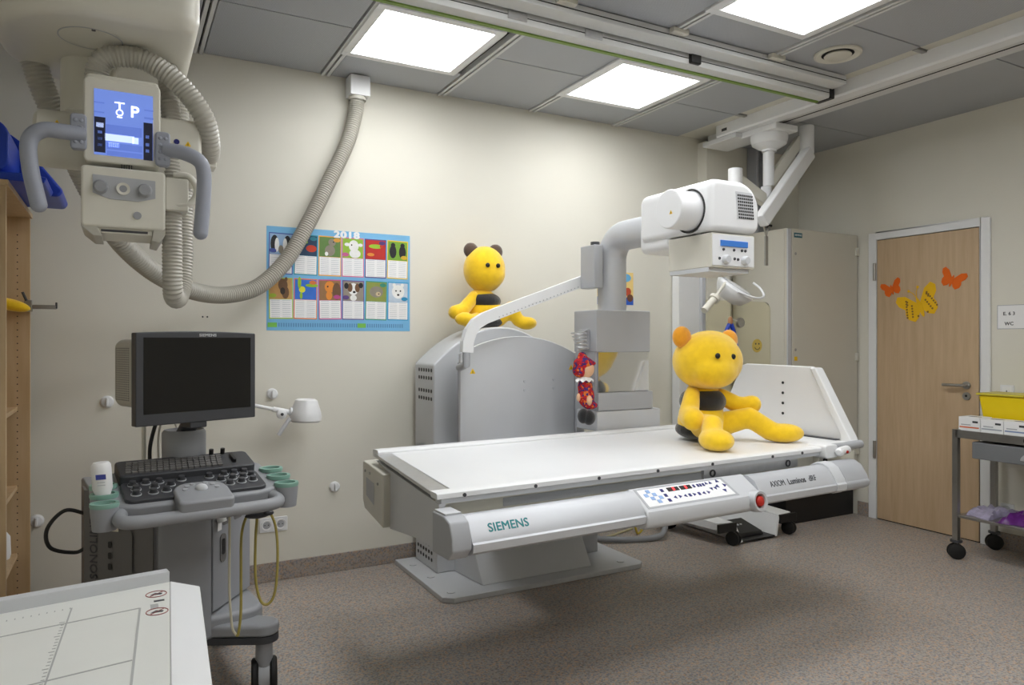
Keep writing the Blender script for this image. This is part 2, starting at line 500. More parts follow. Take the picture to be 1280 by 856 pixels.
# ================================================================== FLUOROSCOPY UNIT
TO = Vector((0.899, 2.165, 0)); TR = math.radians(2.5)
fl = thing('fluoroscopy_unit', 'large grey and white fluoroscopy unit with long patient table and tube column', 'medical scanner', TO, TR)
LB = .13             # the rear of the head end lies further in
def tb(x0, x1, y0, y1, z0, z1, slant=True):
    s0 = LB * y0 / .95 if slant else 0; s1 = LB * y1 / .95 if slant else 0
    return MB().prism([(x0 + s0, y0), (x1, y0), (x1, y1), (x0 + s1, y1)], z0, z1)
tb(.07, 2.26, .05, .885, .832, .850).build('tabletop', M_white, fl, False, bevel=.003)
MB().prism([(0, .02), (.07, .02), (.07 + LB, .93), (LB, .93)], .835, .848).build('head_strip', M_alu, fl, False, bevel=.002)
fr = MB().prism([(0, .832), (.05, .832), (.055, .853), (.010, .853), (0, .849)], .0, 1.96, 'x').build('front_rail', M_white, fl, False, bevel=.002)
bolt = MB().cyl((0, -.003, 0), (0, .004, 0), .0065, n=12).mesh('bolt', M_char)
for x in (.10, .38, .66, .95, 1.25, 1.62, 1.82):
    inst('bolt', bolt, fr, (x, 0, .838), world=False)
MB().prism([(.885, .832), (.95, .832), (.95, .862), (.935, .866), (.895, .866), (.885, .856)], LB, 2.28, 'x').build('rear_rail', M_white, fl, False, bevel=.002)
MB().box(.02, 1.96, .010, .055, .814, .832).build('ledge', M_silver, fl, False)
MB().prism([(.045, .055), (1.98, .055), (1.98, .9), (.045 + LB, .9)], .72, .832).build('side_channel', M_cream, fl, False)
MB().box(.28, 1.24, .0525, .056, .768, .797).build('channel_inset', M_grey2, fl, False)
MB().box(.04, 1.96, .02, .06, .752, .762).build('channel_lip', M_cream, fl, False, bevel=.002)
pl = MB().box(1.24, 1.84, .038, .054, .768, .812).build('accessory_plate', M_alu, fl, False, bevel=.002)
ring = MB().lathe([(.010, 0), (.010, .003), (.016, .003), (.016, 0)], (0, 0, 0), (0, -1, 0), n=18, caps=False).mesh('ring', M_char)
for x in (1.29, 1.77):
    inst('screw_ring', ring, pl, (x, .0375, .790), world=False)
MB().prism([(.06, .10), (1.95, .10), (1.95, .92), (.06 + LB, .92)], .66, .80).build('table_body', M_grey, fl, False)
# head-end skirt
def edge(s):
    return LB * s / .95
sk = [(-.0, .815), (-.0, .66), (.28, .635), (.66, .575), (.66, .80), (.93, .815)]
o = MB(); n = len(sk)
o.add([(edge(s) + .012, s + .01, z) for s, z in sk] + [(edge(s) + .035, s + .01, z) for s, z in sk], [tuple(range(n)), tuple(range(n, 2 * n))] + [(i, (i + 1) % n, n + (i + 1) % n, n + i) for i in range(n)])
o.build('end_skirt', M_grey, fl, False)
bx = [(.66, .80), (.66, .58), (1.02, .585), (1.06, .62), (1.06, .79), (1.04, .80)]
o = MB(); n = len(bx)
o.add([(edge(s) - .02, s + .01, z) for s, z in bx] + [(edge(s) + .05, s + .01, z) for s, z in bx], [tuple(range(n)), tuple(range(n, 2 * n))] + [(i, (i + 1) % n, n + (i + 1) % n, n + i) for i in range(n)])
eb = o.build('end_box', M_cream, fl, False, bevel=.006)
MB().add([(edge(s) - .0212, s + .01, z) for s, z in ((.82, .64), (.98, .655), (.98, .735), (.82, .735))], [(0, 1, 2, 3)]).build('grille', M_grey2, eb, False)
for s, z in ((.75, .745), (.9, .765), (1.0, .76)):
    inst('screw', MB().cyl((-.003, 0, 0), (.003, 0, 0), .006, n=10).mesh('screw', M_steel), eb, (edge(s) - .021, s + .01, z), world=False)
# console rail along the front
RP = [(-.02, .775), (-.05, .789), (-.078, .789), (-.108, .774), (-.136, .732), (-.141, .718), (-.149, .713), (-.146, .688), (-.12, .674), (-.02, .674)]
MB().box(.03, 1.95, -.03, .13, .66, .745).build('rail_mount', M_grey2, fl, False)
cl = MB().prism(RP, .055, .76, 'x').build('console_rail', M_silver, fl, False)
def scaled(k, dz=0):
    return [(-.085 + (y + .085) * k, .73 + (z - .73) * k + dz) for y, z in RP]
cap = MB().prism([(.0, .80), (-.085, .80), (-.125, .785), (-.146, .74), (-.146, .70), (-.115, .668), (.0, .668)], -.018, .052, 'x').build('end_cap', M_grey2, fl, False, bevel=.006)
MB().box(-.012, .046, -.085, -.005, .80, .806).build('cap_lid', M_grey, cap, False, bevel=.002)
CP = [(-.02, .780), (-.045, .794), (-.150, .728), (-.158, .705), (-.152, .675), (-.13, .660), (-.02, .660)]
con = MB().prism(CP, .76, 1.375, 'x').build('control_console', M_grey, fl, False, bevel=.008, seg=3)
cr = MB().prism(RP, 1.375, 1.86, 'x').build('console_rail', M_silver, fl, False)
MB().prism(scaled(1.12, .004), 1.86, 1.925, 'x').build('end_collar', M_grey, fl, False, bevel=.004)
MB().prism(scaled(1.08, .003), 1.925, 2.10, 'x').build('end_cap', M_grey2, fl, False, bevel=.01)
up = Vector((0, .105, .066)).normalized(); cn = X.cross(up)
def onc(x, s):      # point on the sloped console face, s from its lower edge
    return Vector((x - .06, -.150, .728)) + up * s + cn * .0006
face = flat(con, 'keypad', M_paper, onc(1.075, .064), X, up, [(-.225, -.042), (.225, -.042), (.215, .045), (-.225, .045)], .001, False)
kk = .0012
def key(x, s, poly, m, name='key'):
    flat(face, name, m, onc(x, s) + cn * kk, X, up, poly, .0012, False)
tri = lambda a, r=.0095: [(r * math.cos(a + 2 * PI * k / 3), r * math.sin(a + 2 * PI * k / 3)) for k in range(3)]
M_lblue = mat('pale_blue_key', (150, 180, 225), .5)
for x, s in ((.875, .078), (.895, .060), (.915, .078), (.895, .096), (.935, .060), (.915, .042)):
    key(x, s, rect(.018, .016), M_lblue)
for s in (.032, .058, .084, ):
    key(.963, s + .008, rect(.014, .015), M_navy)
for x in (1.02, 1.085):
    key(x, .092, rect(.058, .020), M_black, 'led_display')
M_led = mat('led_red', (255, 40, 40), .5, emit=3)
for x in (1.022, 1.086):
    flat(face, 'led_digit', M_led, onc(x, .092) + cn * .0026, X, up, rect(.007, .014), .0006, False)
for x in (1.130, 1.152, 1.166, 1.182):
    key(x, .092, rect(.010, .015), M_navy)
for x in (1.200, 1.222):
    key(x, .096, tri(PI / 2), M_navy); key(x + .004, .066, tri(-PI / 2), M_navy)
for x, a in ((1.00, PI), (1.024, 0), (1.052, PI), (1.098, 0), (1.150, PI), (1.174, 0)):
    key(x, .050, tri(a), M_navy)
for x in (1.075, 1.124):
    key(x, .050, rect(.012, .015), M_navy)
for x, s, a in ((1.263, .100, PI / 2), (1.263, .048, -PI / 2), (1.243, .074, PI), (1.284, .074, 0)):
    key(x, s, tri(a, .011), M_navy)
flat(con, 'keypad_border', M_grey2, onc(1.075, .064) - cn * .0004, X, up, [(-.235, -.05), (.24, -.05), (.23, .053), (-.235, .053)], .0008, False)
bc = Vector((1.335, -.168, .705)); bd = Vector((0, -1, .18)).normalized()
es = MB().lathe([(.024, .0), (.042, -.02), (.043, .016), (.039, .022), (.030, .020), (.026, .008)], bc + Vector((0, .012, 0)), bd, n=28, caps=False).build('stop_button_ring', M_silver, con, False)
MB().lathe([(0, .022), (.014, .021), (.020, .016), (.021, 0), (0, 0)], bc + Vector((0, .008, 0)), bd, n=24).build('stop_button', mat('signal_red', (186, 34, 22), .35), es, False)
uf = Vector((0, .028, .042)).normalized()
def onr(x, s):
    return Vector((x, -.136, .732)) + uf * s + X.cross(uf) * .0008
text('SIEMENS', .040, M_teal, cl, onr(.197, .024), X, uf, world=False, bold=.0006, sx=1.0)
text('AXIOM', .036, M_print, cr, onr(1.455, .024), X, uf, world=False, align='LEFT', sx=.78)
text('Luminos', .036, M_print, cr, onr(1.565, .024), X, uf, world=False, align='LEFT', bold=.0006, sx=.9)
text('dRF', .036, M_print, cr, onr(1.70, .024), X, uf, world=False, align='LEFT', sx=.9)
# footrest at the far end
fy = [(.05, .848), (.25, 1.20), (.29, 1.212), (.71, 1.216), (.745, 1.205), (.93, .855)]
foot = MB().prism(fy, 2.27, 2.30, 'x').build('footrest', M_white, fl, False, bevel=.006)
MB().prism([(.04, .84), (.25, 1.207), (.285, 1.207), (.11, .88), (.11, .84)], 2.255, 2.32, 'x').build('side_flange', M_white, foot, False, bevel=.008)
hole = MB().cyl((-.002, 0, 0), (.002, 0, 0), .0075, n=12).mesh('peg_hole', M_black)
for z in (.955, 1.01, 1.065, 1.12):
    inst('peg_hole', hole, foot, (2.2695, .46, z), world=False)
MB().box(2.235, 2.268, .12, .88, .851, .856).build('rubber_mat', M_char, fl, False)
cb = MB().box(1.97, 2.24, .02, .12, .765, .815).build('clamp_block', M_cream, fl, False, bevel=.004)
MB().prism(rrect(1.965, 2.05, .80, .862, .012), -.02, .09, 'y').build('clamp_housing', M_white, fl, False, bevel=.005)
MB().tube(spline([(2.02, -.045, .83), (2.07, -.03, .832), (2.12, -.025, .834)], 6), [.012] + [.02] * 11 + [.016], 14).build('clamp_lever', M_white, fl, False)
MB().cyl((2.08, -.052, .828), (2.08, -.040, .828), .007, n=12).build('red_dot', mat('signal_red', (205, 40, 25)), fl, False)
MB().cyl((2.04, .03, .836), (2.30, .03, .840), .02, n=18).build('grip_bar', M_grey2, fl, False)
MB().cyl((2.01, .014, .785), (2.01, .02, .785), .013, n=14).build('knob', M_black, fl, False)
# stand
MB().prism([(1.50, 3.38), (2.70, 3.38), (2.74, 3.42), (2.74, 4.15), (1.45, 4.15), (1.45, 3.42)], .0, .028).build('base_plate', M_grey, fl, bevel=.004)
dm = MB().cyl((0, 0, 0), (0, 0, .004), .022, n=18).mesh('cover_disc', M_grey)
for p in ((1.52, 3.47), (1.52, 3.75), (1.51, 4.0), (2.62, 3.47)):
    inst('cover_disc', dm, fl, (p[0], p[1], .028))
lc = MB().box(1.57, 1.95, 3.78, 4.12, .028, .75).build('lower_column', M_grey, fl, bevel=.008)
ped = MB().hexa([(1.71, 3.48, .028), (2.42, 3.48, .028), (2.50, 4.1, .028), (1.64, 4.1, .028), (1.71, 3.85, .60), (2.42, 3.85, .60), (2.42, 4.1, .60), (1.71, 4.1, .60)]).build('pedestal', M_grey, fl, bevel=.006)
MB().box(2.42, 2.62, 3.70, 4.10, .028, .55).build('pedestal_side', M_grey2, fl, bevel=.006)
MB().box(1.75, 2.40, 3.05, 3.95, .50, .76).build('lift_arm', M_grey2, fl, bevel=.01)
def arch(x0, x1, zb, ze, zp, n=18):
    xm = (x0 + x1) / 2; hw = (x1 - x0) / 2
    return [(x0, zb), (x1, zb)] + [(x1 - (x1 - x0) * i / n, ze + (zp - ze) * (1 - ((x1 - (x1 - x0) * i / n - xm) / hw) ** 2)) for i in range(n + 1)]
body = MB().prism(arch(1.57, 2.44, .60, 1.21, 1.43), 3.83, 4.13, 'y').build('stand_cabinet', M_grey, fl, bevel=.012, seg=3)
plate = MB().prism(arch(1.625, 2.37, .55, 1.275, 1.372), 3.585, 3.61, 'y').build('front_plate', M_grey, fl, bevel=.004)
MB().box(1.72, 2.32, 3.61, 3.83, .60, 1.22).build('stand_core', M_grey2, fl)
MB().box(2.375, 2.43, 3.57, 3.62, .60, 1.275).build('guide_strip', M_grey, fl, bevel=.003)
vh = MB()
for i in range(6):
    for z in (1.175, 1.13, 1.055, 1.01):
        vh.cyl((1.5685, 4.055 - i * .038, z), (1.572, 4.055 - i * .038, z), .0115, n=12)
tag(vh.build('vent_holes', M_black, body), kind='stuff')
vh = MB()
for i in range(6):
    for z in (.165, .125, .085):
        if i < 5 or z < .15:
            vh.cyl((1.5685, 4.07 - i * .042, z), (1.572, 4.07 - i * .042, z), .011, n=12)
tag(vh.build('vent_holes', M_black, lc), kind='stuff')
def warn(parent, c, right, up_, s=.02):
    f = flat(parent, 'warning_sticker', M_yellow, c, right, up_, tri(PI / 2, s))
    nn = Vector(right).cross(Vector(up_)).normalized()
    flat(parent, 'warning_mark', M_black, Vector(c) + nn * .0009 - Vector(up_) * s * .05, right, up_, rect(s * .18, s * .7))
    return f
warn(plate, (1.70, 3.5845, 1.175), X, Z); warn(plate, (2.345, 3.5845, 1.185), X, Z)
bm_ = MB().cyl((0, -.004, 0), (0, .002, 0), .009, n=14).mesh('plate_bolt', M_silver)
for x, z in ((2.03, 1.115), (2.03, 1.065), (2.225, 1.12), (2.225, 1.07)):
    inst('plate_bolt', bm_, plate, (x, 3.585, z))
# tower with spot-film housing
tw = MB().box(2.27, 2.643, 3.22, 3.44, 1.283, 1.515).build('tower_head', M_grey2, fl, bevel=.006)
MB().box(2.272, 2.64, 3.235, 3.43, .86, 1.285).build('tower_core', M_grey2, fl, bevel=.004)
MB().box(2.45, 2.62, 3.42, 3.84, .86, 1.25).build('tower_carriage', M_grey2, fl, bevel=.004)
MB().box(2.285, 2.632, 3.222, 3.236, 1.065, 1.283).build('mirror_cover', mat('polished_cover', (215, 216, 216), .06, metal=.9, var=.005), fl)
MB().box(2.27, 2.645, 3.20, 3.30, .965, 1.062).build('tower_band', M_grey2, fl, bevel=.004)
MB().box(2.26, 2.70, 3.20, 3.40, .855, .963).build('tower_foot', M_grey, fl, bevel=.008)
MB().box(2.25, 2.2695, 3.28, 3.36, 1.30, 1.41).build('hook_plate', M_grey2, fl, bevel=.004)
cx, cy = 2.455, 3.33
pc = [(cx, cy, 1.515), (cx, cy, 1.80)] + [(cx, cy - .13 + .13 * math.cos(a), 1.80 + .13 * math.sin(a)) for a in [PI / 2 * k / 10 for k in range(1, 11)]] + [(cx, 2.86, 1.93)]
MB().tube(pc, .081, 32).build('tube_arm', M_silver, fl)
MB().box(2.30, 2.36, 3.28, 3.42, 1.64, 1.88).build('joint_box', M_grey2, fl, bevel=.006)
MB().cyl((2.36, 3.36, 1.87), (2.36, 3.36, 1.905), .026, n=18).build('joint_cap', M_char, fl)
bp = [(1.60, 1.285), (1.603, 1.34), (1.622, 1.395), (1.655, 1.438), (1.705, 1.467), (1.765, 1.489), (2.38, 1.705)]
band = MB().strip(bp, .031, 3.43, 3.47, 'y').build('cable_guide', M_white, fl)
rb = MB()
for i in range(26):
    x = 1.78 + i * .023; z = 1.489 + (x - 1.765) * .351
    rb.cyl((x + .005, 3.4285, z - .02), (x + .005, 3.431, z - .02), .0035, n=8)
tag(rb.build('guide_rivets', M_grey2, band), kind='stuff')
MB().tube([(1.60, 3.45, 1.285), (1.60, 3.45, 1.22), (1.62, 3.585, 1.20)], .02, 10).build('guide_bracket', M_grey2, fl)
# tube head
hp = rrect(2.33, 2.645, 1.845, 2.085, (.13, .05, .03, .05), 8)
th = MB().prism(hp, 2.42, 2.93, 'y').build('tube_housing', M_white, fl, bevel=.03, seg=4)
MB().prism(rrect(2.35, 2.60, 1.79, 1.95, .04), 2.72, 2.95, 'y').build('housing_yoke', M_white, fl, bevel=.02, seg=3)
so = MB().cyl((2.20, 2.555, 1.95), (2.34, 2.555, 1.95), .09, n=36).build('housing_end_cap', M_white, th, bevel=.008, seg=3)
MB().lathe([(.094, -.004), (.103, -.004), (.103, .004), (.094, .004)], (2.331, 2.555, 1.95), (1, 0, 0), n=36, caps=False).build('cap_gap', M_black, th)
warn(so, (2.1992, 2.535, 1.93), -Y, Z, .012)
gr = flat(th, 'grille_frame', M_grey, (2.545, 2.419, 1.972), X, Z, [(-.062, .062), (-.050, -.062), (.055, -.055), (.040, .062)][::-1], .0012)
gs = MB()
for i in range(8):
    for j in range(8):
        x = 2.545 - .047 + j * .0125 + (3.5 - i) * -.0012; z = 1.972 + .05 - i * .0145
        gs.box(x, x + .0085, 2.4168, 2.4180, z - .009, z)
tag(gs.build('grille_slots', M_black, th), kind='stuff')
cm = MB().box(2.345, 2.615, 2.43, 2.72, 1.682, 1.838).build('collimator', M_cream, fl, bevel=.004)
MB().box(2.40, 2.56, 2.48, 2.68, 1.836, 1.85).build('collimator_neck', M_char, fl)
MB().box(2.345, 2.60, 2.45, 2.71, 1.662, 1.682).build('filter_slot', M_grey, cm, bevel=.002)
MB().box(2.350, 2.61, 2.426, 2.431, 1.69, 1.832).build('front_panel', M_white, cm, bevel=.002)
MB().box(2.395, 2.565, 2.420, 2.427, 1.778, 1.806).build('display', mat('blue_display', (70, 130, 215), .3), cm, bevel=.002)
kn = MB().lathe([(0, .024), (.016, .024), (.02, .016), (.02, 0), (0, 0)], (0, 0, 0), (0, -1, 0), n=18).mesh('dial', M_grey)
for x in (2.425, 2.545):
    inst('dial', kn, cm, (x, 2.426, 1.718))
bt = MB().lathe([(0, .004), (.006, .004), (.007, 0), (0, 0)], (0, 0, 0), (0, -1, 0), n=12).mesh('button', M_char)
for x, z in ((2.415, 1.764), (2.48, 1.764), (2.53, 1.764), (2.552, 1.764), (2.484, 1.724), (2.39, 1.722), (2.505, 1.722)):
    inst('button', bt, cm, (x, 2.426, z))

# floor cables by the pedestal
def cable(name, pts, r, m, label):
    o = MB().tube(spline(pts, 10), r, 10).build(name, m)
    return tag(o, label, 'cable')
cable('power_hose', [(2.66, 3.86, .25), (2.72, 3.95, .06), (2.90, 3.88, .022), (3.14, 3.80, .022), (3.24, 3.80, .06), (3.30, 3.88, .16), (3.30, 4.02, .26)], .020, M_us, 'thick grey hose sagging along the floor behind the table base')
cable('yellow_cable', [(3.12, 4.02, .30), (3.13, 4.0, .15), (3.15, 3.98, .012), (3.25, 4.05, .008), (3.3, 4.12, .008)], .008, mat('yellow_cable', (205, 180, 60), .5), 'thin yellow cable dropping to the floor behind the table')
cable('cream_cable', [(2.80, 4.10, .30), (2.79, 4.06, .14), (2.80, 4.0, .01), (2.95, 4.02, .008), (3.2, 4.1, .008)], .008, mat('cream_cable', (196, 188, 150), .5), 'cream cable looping down beside the table pedestal')

# ================================================================== PLUSH TOYS (plain generic toys)
def soft(name, parts, m, parent, vox=.012):
    o = MB()
    for c, r, rot in parts:
        o.ell(c, r, 20, 12, rot)
    ob = o.build(name, m, parent)
    rm = ob.modifiers.new('remesh', 'REMESH'); rm.mode = 'VOXEL'; rm.voxel_size = vox; rm.use_smooth_shade = True
    sm = ob.modifiers.new('smooth', 'SMOOTH'); sm.iterations = 8; sm.factor = .5
    return ob
def limb(a, b, r0, r1, k=6):
    a, b = Vector(a), Vector(b)
    return [(a.lerp(b, i / k), (r0 + (r1 - r0) * i / k,) * 3, None) for i in range(k + 1)]
def rotz(a):
    return Matrix.Rotation(math.radians(a), 3, 'Z')

p = thing('plush_toy', 'big yellow plush toy with black waist sitting on the patient table', 'plush toy', (2.56, 2.70, .85))
soft('torso', [((2.56, 2.72, .945), (.125, .12, .09), None), ((2.56, 2.72, 1.02), (.108, .10, .10), None), ((2.56, 2.715, 1.09), (.085, .08, .06), None)], M_plush, p)
soft('waist_band', [((2.56, 2.715, 1.045), (.120, .115, .075), None)], M_plushb, p, .010)
soft('seat_patch', [((2.56, 2.73, .905), (.132, .124, .054), None)], M_plushb, p, .010)
hd = soft('head', [((2.57, 2.69, 1.245), (.185, .160, .145), None), ((2.54, 2.61, 1.20), (.13, .095, .085), None), ((2.61, 2.72, 1.285), (.155, .14, .115), None)], M_plush, p)
M_plusho = plush('deep_yellow_plush', (238, 160, 18))
for dx, dz in ((-.15, .11), (.165, .095)):
    soft('ear', [((2.57 + dx, 2.71, 1.255 + dz), (.055, .035, .055), None)], M_plusho, p, .008)
eye = MB().ell((0, 0, 0), (.014, .010, .014), 14, 8).mesh('eye', M_black)
for dx, dz in ((-.055, .05), (.045, .045)):
    inst('eye', eye, p, (2.545 + dx, 2.538, 1.225 + dz))
soft('arm', limb((2.47, 2.69, 1.08), (2.40, 2.64, .99), .042, .05) + limb((2.40, 2.64, .99), (2.375, 2.58, .975), .05, .056), M_plush, p)
soft('arm', limb((2.645, 2.68, 1.07), (2.73, 2.62, 1.015), .042, .045) + limb((2.73, 2.62, 1.015), (2.765, 2.585, 1.03), .045, .048), M_plush, p)
soft('leg', limb((2.50, 2.66, .93), (2.42, 2.50, .955), .062, .05) + limb((2.42, 2.50, .955), (2.375, 2.46, .905), .048, .05) + [((2.365, 2.42, .898), (.078, .095, .052), rotz(-15))], M_plush, p)
soft('leg', limb((2.63, 2.66, .93), (2.72, 2.56, .97), .062, .05) + limb((2.72, 2.56, .97), (2.80, 2.50, .905), .05, .05) + [((2.85, 2.465, .895), (.105, .068, .048), rotz(-28))], M_plush, p)

q = thing('plush_toy', 'yellow plush toy with black waist sitting on the stand cabinet by the wall', 'plush toy', (1.96, 3.99, 1.43))
soft('torso', [((1.97, 4.0, 1.53), (.12, .10, .10), None), ((1.955, 4.0, 1.60), (.095, .085, .07), None)], M_plush, q)
soft('waist_band', [((1.965, 3.995, 1.59), (.118, .102, .058), None)], M_plushb, q, .010)
soft('seat_patch', [((1.985, 3.985, 1.465), (.125, .10, .042), None)], M_plushb, q, .010)
soft('head', [((1.97, 3.985, 1.785), (.135, .12, .145), None), ((1.975, 3.95, 1.755), (.115, .09, .095), None)], M_plush, q)
for dx in (-.085, .085):
    soft('ear', [((1.97 + dx, 4.0, 1.90), (.05, .032, .05), None)], M_plushbr, q, .008)
for dx in (-.012, .058):
    inst('eye', eye, q, (1.945 + dx, 3.864, 1.80))
soft('arm', limb((1.89, 3.97, 1.61), (1.80, 3.93, 1.53), .04, .042) + limb((1.80, 3.93, 1.53), (1.745, 3.92, 1.515), .042, .045), M_plush, q)
soft('leg', limb((1.90, 3.94, 1.47), (1.83, 3.89, 1.46), .05, .045) + [((1.79, 3.885, 1.475), (.065, .05, .042), None)], M_plush, q)
soft('leg', limb((2.05, 3.95, 1.48), (2.12, 3.91, 1.55), .05, .045) + limb((2.12, 3.91, 1.55), (2.16, 3.90, 1.47), .045, .04) + [((2.215, 3.89, 1.455), (.075, .05, .042), None)], M_plush, q)

# rag doll hung on a wire spring
def dotted(name, base, dots):
    m = bpy.data.materials.new(name); m.use_nodes = True
    nt = m.node_tree; b = nt.nodes['Principled BSDF']; b.inputs['Roughness'].default_value = .9
    tc = nt.nodes.new('ShaderNodeTexCoord'); vo = nt.nodes.new('ShaderNodeTexVoronoi'); vo.inputs['Scale'].default_value = 95
    nt.links.new(tc.outputs['Object'], vo.inputs['Vector'])
    rp = nt.nodes.new('ShaderNodeValToRGB'); rp.color_ramp.interpolation = 'CONSTANT'
    e = rp.color_ramp.elements
    e[0].position = 0; e[0].color = lin(base) + (1,); e[1].position = .45; e[1].color = lin(dots[0]) + (1,)
    for k, c in enumerate(dots[1:]):
        el = e.new(.58 + .14 * k); el.color = lin(c) + (1,)
    sp = nt.nodes.new('ShaderNodeSeparateColor')
    nt.links.new(vo.outputs['Color'], sp.inputs[0]); nt.links.new(sp.outputs[0], rp.inputs[0]); nt.links.new(rp.outputs[0], b.inputs['Base Color'])
    return m
M_dress = dotted('printed_red_cloth', (188, 26, 34), [(150, 20, 40), (225, 120, 40), (60, 40, 110)])
M_skin = mat('doll_skin', (232, 186, 150), .8)
g = thing('rag_doll', 'rag doll in patterned red cap and dress hanging from a wire spring', 'doll', (2.175, 3.22, .90))
gx, gy = 2.175, 3.20
soft('head', [((gx + .012, gy, 1.195), (.048, .045, .05), None)], M_skin, g, .007)
soft('cap', [((gx, gy + .006, 1.225), (.056, .052, .038), None), ((gx - .02, gy + .01, 1.19), (.038, .046, .042), None), ((gx - .012, gy, 1.265), (.026, .024, .024), None), ((gx + .045, gy - .01, 1.225), (.022, .028, .014), None)], M_dress, g, .007)
lcb = MB(); lv = []; lf = []
for k in range(48):
    an = 2 * PI * k / 48; wv = .006 * math.sin(an * 9)
    for rr, hh in ((.022, .012), (.036, .004 + wv * .5), (.052, -.010 + wv)):
        lv.append((gx + .002 + rr * math.cos(an), gy + rr * .9 * math.sin(an), 1.142 + hh))
for k in range(48):
    k2 = (k + 1) % 48
    for j in range(2):
        lf.append((k * 3 + j, k2 * 3 + j, k2 * 3 + j + 1, k * 3 + j + 1))
lcb.add(lv, lf).build('lace_collar', M_paper, g)
soft('dress', [((gx + .008, gy, 1.10), (.043, .038, .05), None), ((gx + .014, gy, 1.05), (.048, .04, .06), None), ((gx + .035, gy - .01, 1.0), (.045, .035, .022), None)], M_dress, g, .007)
soft('hand', [((gx + .008, gy - .04, 1.03), (.017, .015, .03), None), ((gx - .038, gy - .005, 1.045), (.013, .012, .026), None)], M_skin, g, .006)
soft('shoe', [((gx - .008, gy - .008, .945), (.034, .036, .042), None)], M_plushb, g, .007)
soft('shoe', [((gx + .012, gy - .03, .938), (.034, .036, .042), None)], M_plushb, g, .007)
sp = []
for i in range(0, 121):
    a = i / 120
    ang = a * 2 * PI * 5.5
    rr = .042 - .012 * a
    sp.append((gx - .004 + rr * math.cos(ang), gy + .05 * (1 - a) + rr * .8 * math.sin(ang), 1.395 - .10 * a))
MB().tube([(2.262, 3.30, 1.395), (2.235, 3.26, 1.40)] + sp + [(gx - .012, gy, 1.28)], .0036, 6).build('wire_spring', M_alu, g)

# ================================================================== WALL ITEMS
cal = thing('wall_calendar', 'large blue year calendar with twelve animal photos taped to the back wall', 'calendar', (1.137, YB, 1.405))
def bw(x, z, off=.0012):
    return Vector((x, YB - off, z))
ccx, ccz = 1.137, 1.697
flat(cal, 'sheet', mat('calendar_blue', (118, 182, 224), .6, var=.05, scale=5), bw(ccx, ccz, .0002), X, Z, rect(.846, .585), .0012)
text('2018', .052, M_paper, cal, bw(1.167, 1.966, .0045), X, Z, bold=.003, sx=1.35)
def c_(n, c):
    return mat('calendar_' + n, c, .6, var=.06, scale=25)
MON = [((70, 90, 170), (150, 180, 215)), ((40, 140, 160), (30, 60, 90)), ((240, 170, 60), (96, 130, 66)), ((225, 110, 160), (150, 190, 60)), ((90, 60, 130), (190, 40, 30)), ((240, 200, 50), (120, 165, 50)),
       ((180, 205, 60), (196, 150, 90)), ((240, 130, 60), (50, 110, 205)), ((205, 80, 150), (150, 110, 70)), ((110, 80, 150), (150, 140, 128)), ((60, 150, 120), (140, 150, 70)), ((40, 150, 200), (190, 205, 220))]
blk = (28, 28, 32); wht = (235, 235, 232); brn = (110, 78, 50); org = (225, 140, 50); grn = (150, 190, 40); gry = (140, 132, 118); red = (200, 60, 30)
ANI = [[(-.035, 0, .022, .05, blk), (.035, 0, .022, .05, blk), (-.022, -.005, .012, .04, wht), (.022, -.005, .012, .04, wht), (0, -.03, .014, .024, gry)],
       [(.03, -.015, .03, .02, red), (-.02, .02, .03, .012, grn)],
       [(0, -.02, .03, .032, gry), (.012, .028, .022, .022, gry), (-.02, -.04, .01, .012, wht), (.02, .03, .004, .004, blk)],
       [(.005, .015, .03, .034, wht), (.012, -.03, .034, .026, wht), (-.035, .022, .016, .01, wht), (.045, .022, .014, .01, wht), (-.008, .02, .004, .005, blk)],
       [(0, .02, .042, .013, grn), (.035, .022, .01, .01, red), (-.03, -.03, .022, .01, org)],
       [(-.03, -.005, .022, .04, blk), (.03, -.005, .022, .04, blk), (-.03, .035, .014, .014, blk), (.03, .035, .014, .014, blk)],
       [(.012, .022, .026, .036, brn), (.025, -.02, .02, .036, brn), (.01, -.012, .014, .02, (50, 36, 28)), (0, .055, .008, .012, brn), (.03, .055, .008, .012, brn)],
       [(-.02, .0, .018, .018, (220, 215, 50)), (-.035, .038, .01, .034, grn), (.035, .025, .036, .01, grn), (-.025, -.035, .008, .02, grn)],
       [(0, .02, .03, .034, org), (-.005, -.03, .018, .026, org), (.04, -.005, .025, .05, brn), (-.012, .022, .005, .005, blk)],
       [(0, .012, .03, .036, wht), (-.02, .02, .015, .026, brn), (.024, .02, .015, .026, brn), (-.042, .03, .013, .018, blk), (.045, .035, .014, .016, blk), (.005, -.005, .009, .007, blk), (0, -.04, .02, .018, wht)],
       [(0, .0, .042, .034, gry), (.012, -.012, .016, .013, (196, 176, 140)), (.015, -.012, .004, .004, blk)],
       [(0, .005, .04, .042, wht), (-.026, .045, .01, .012, wht), (.026, .045, .01, .012, wht), (-.014, .01, .005, .005, blk), (.014, .01, .005, .005, blk), (0, -.014, .008, .006, blk)]]
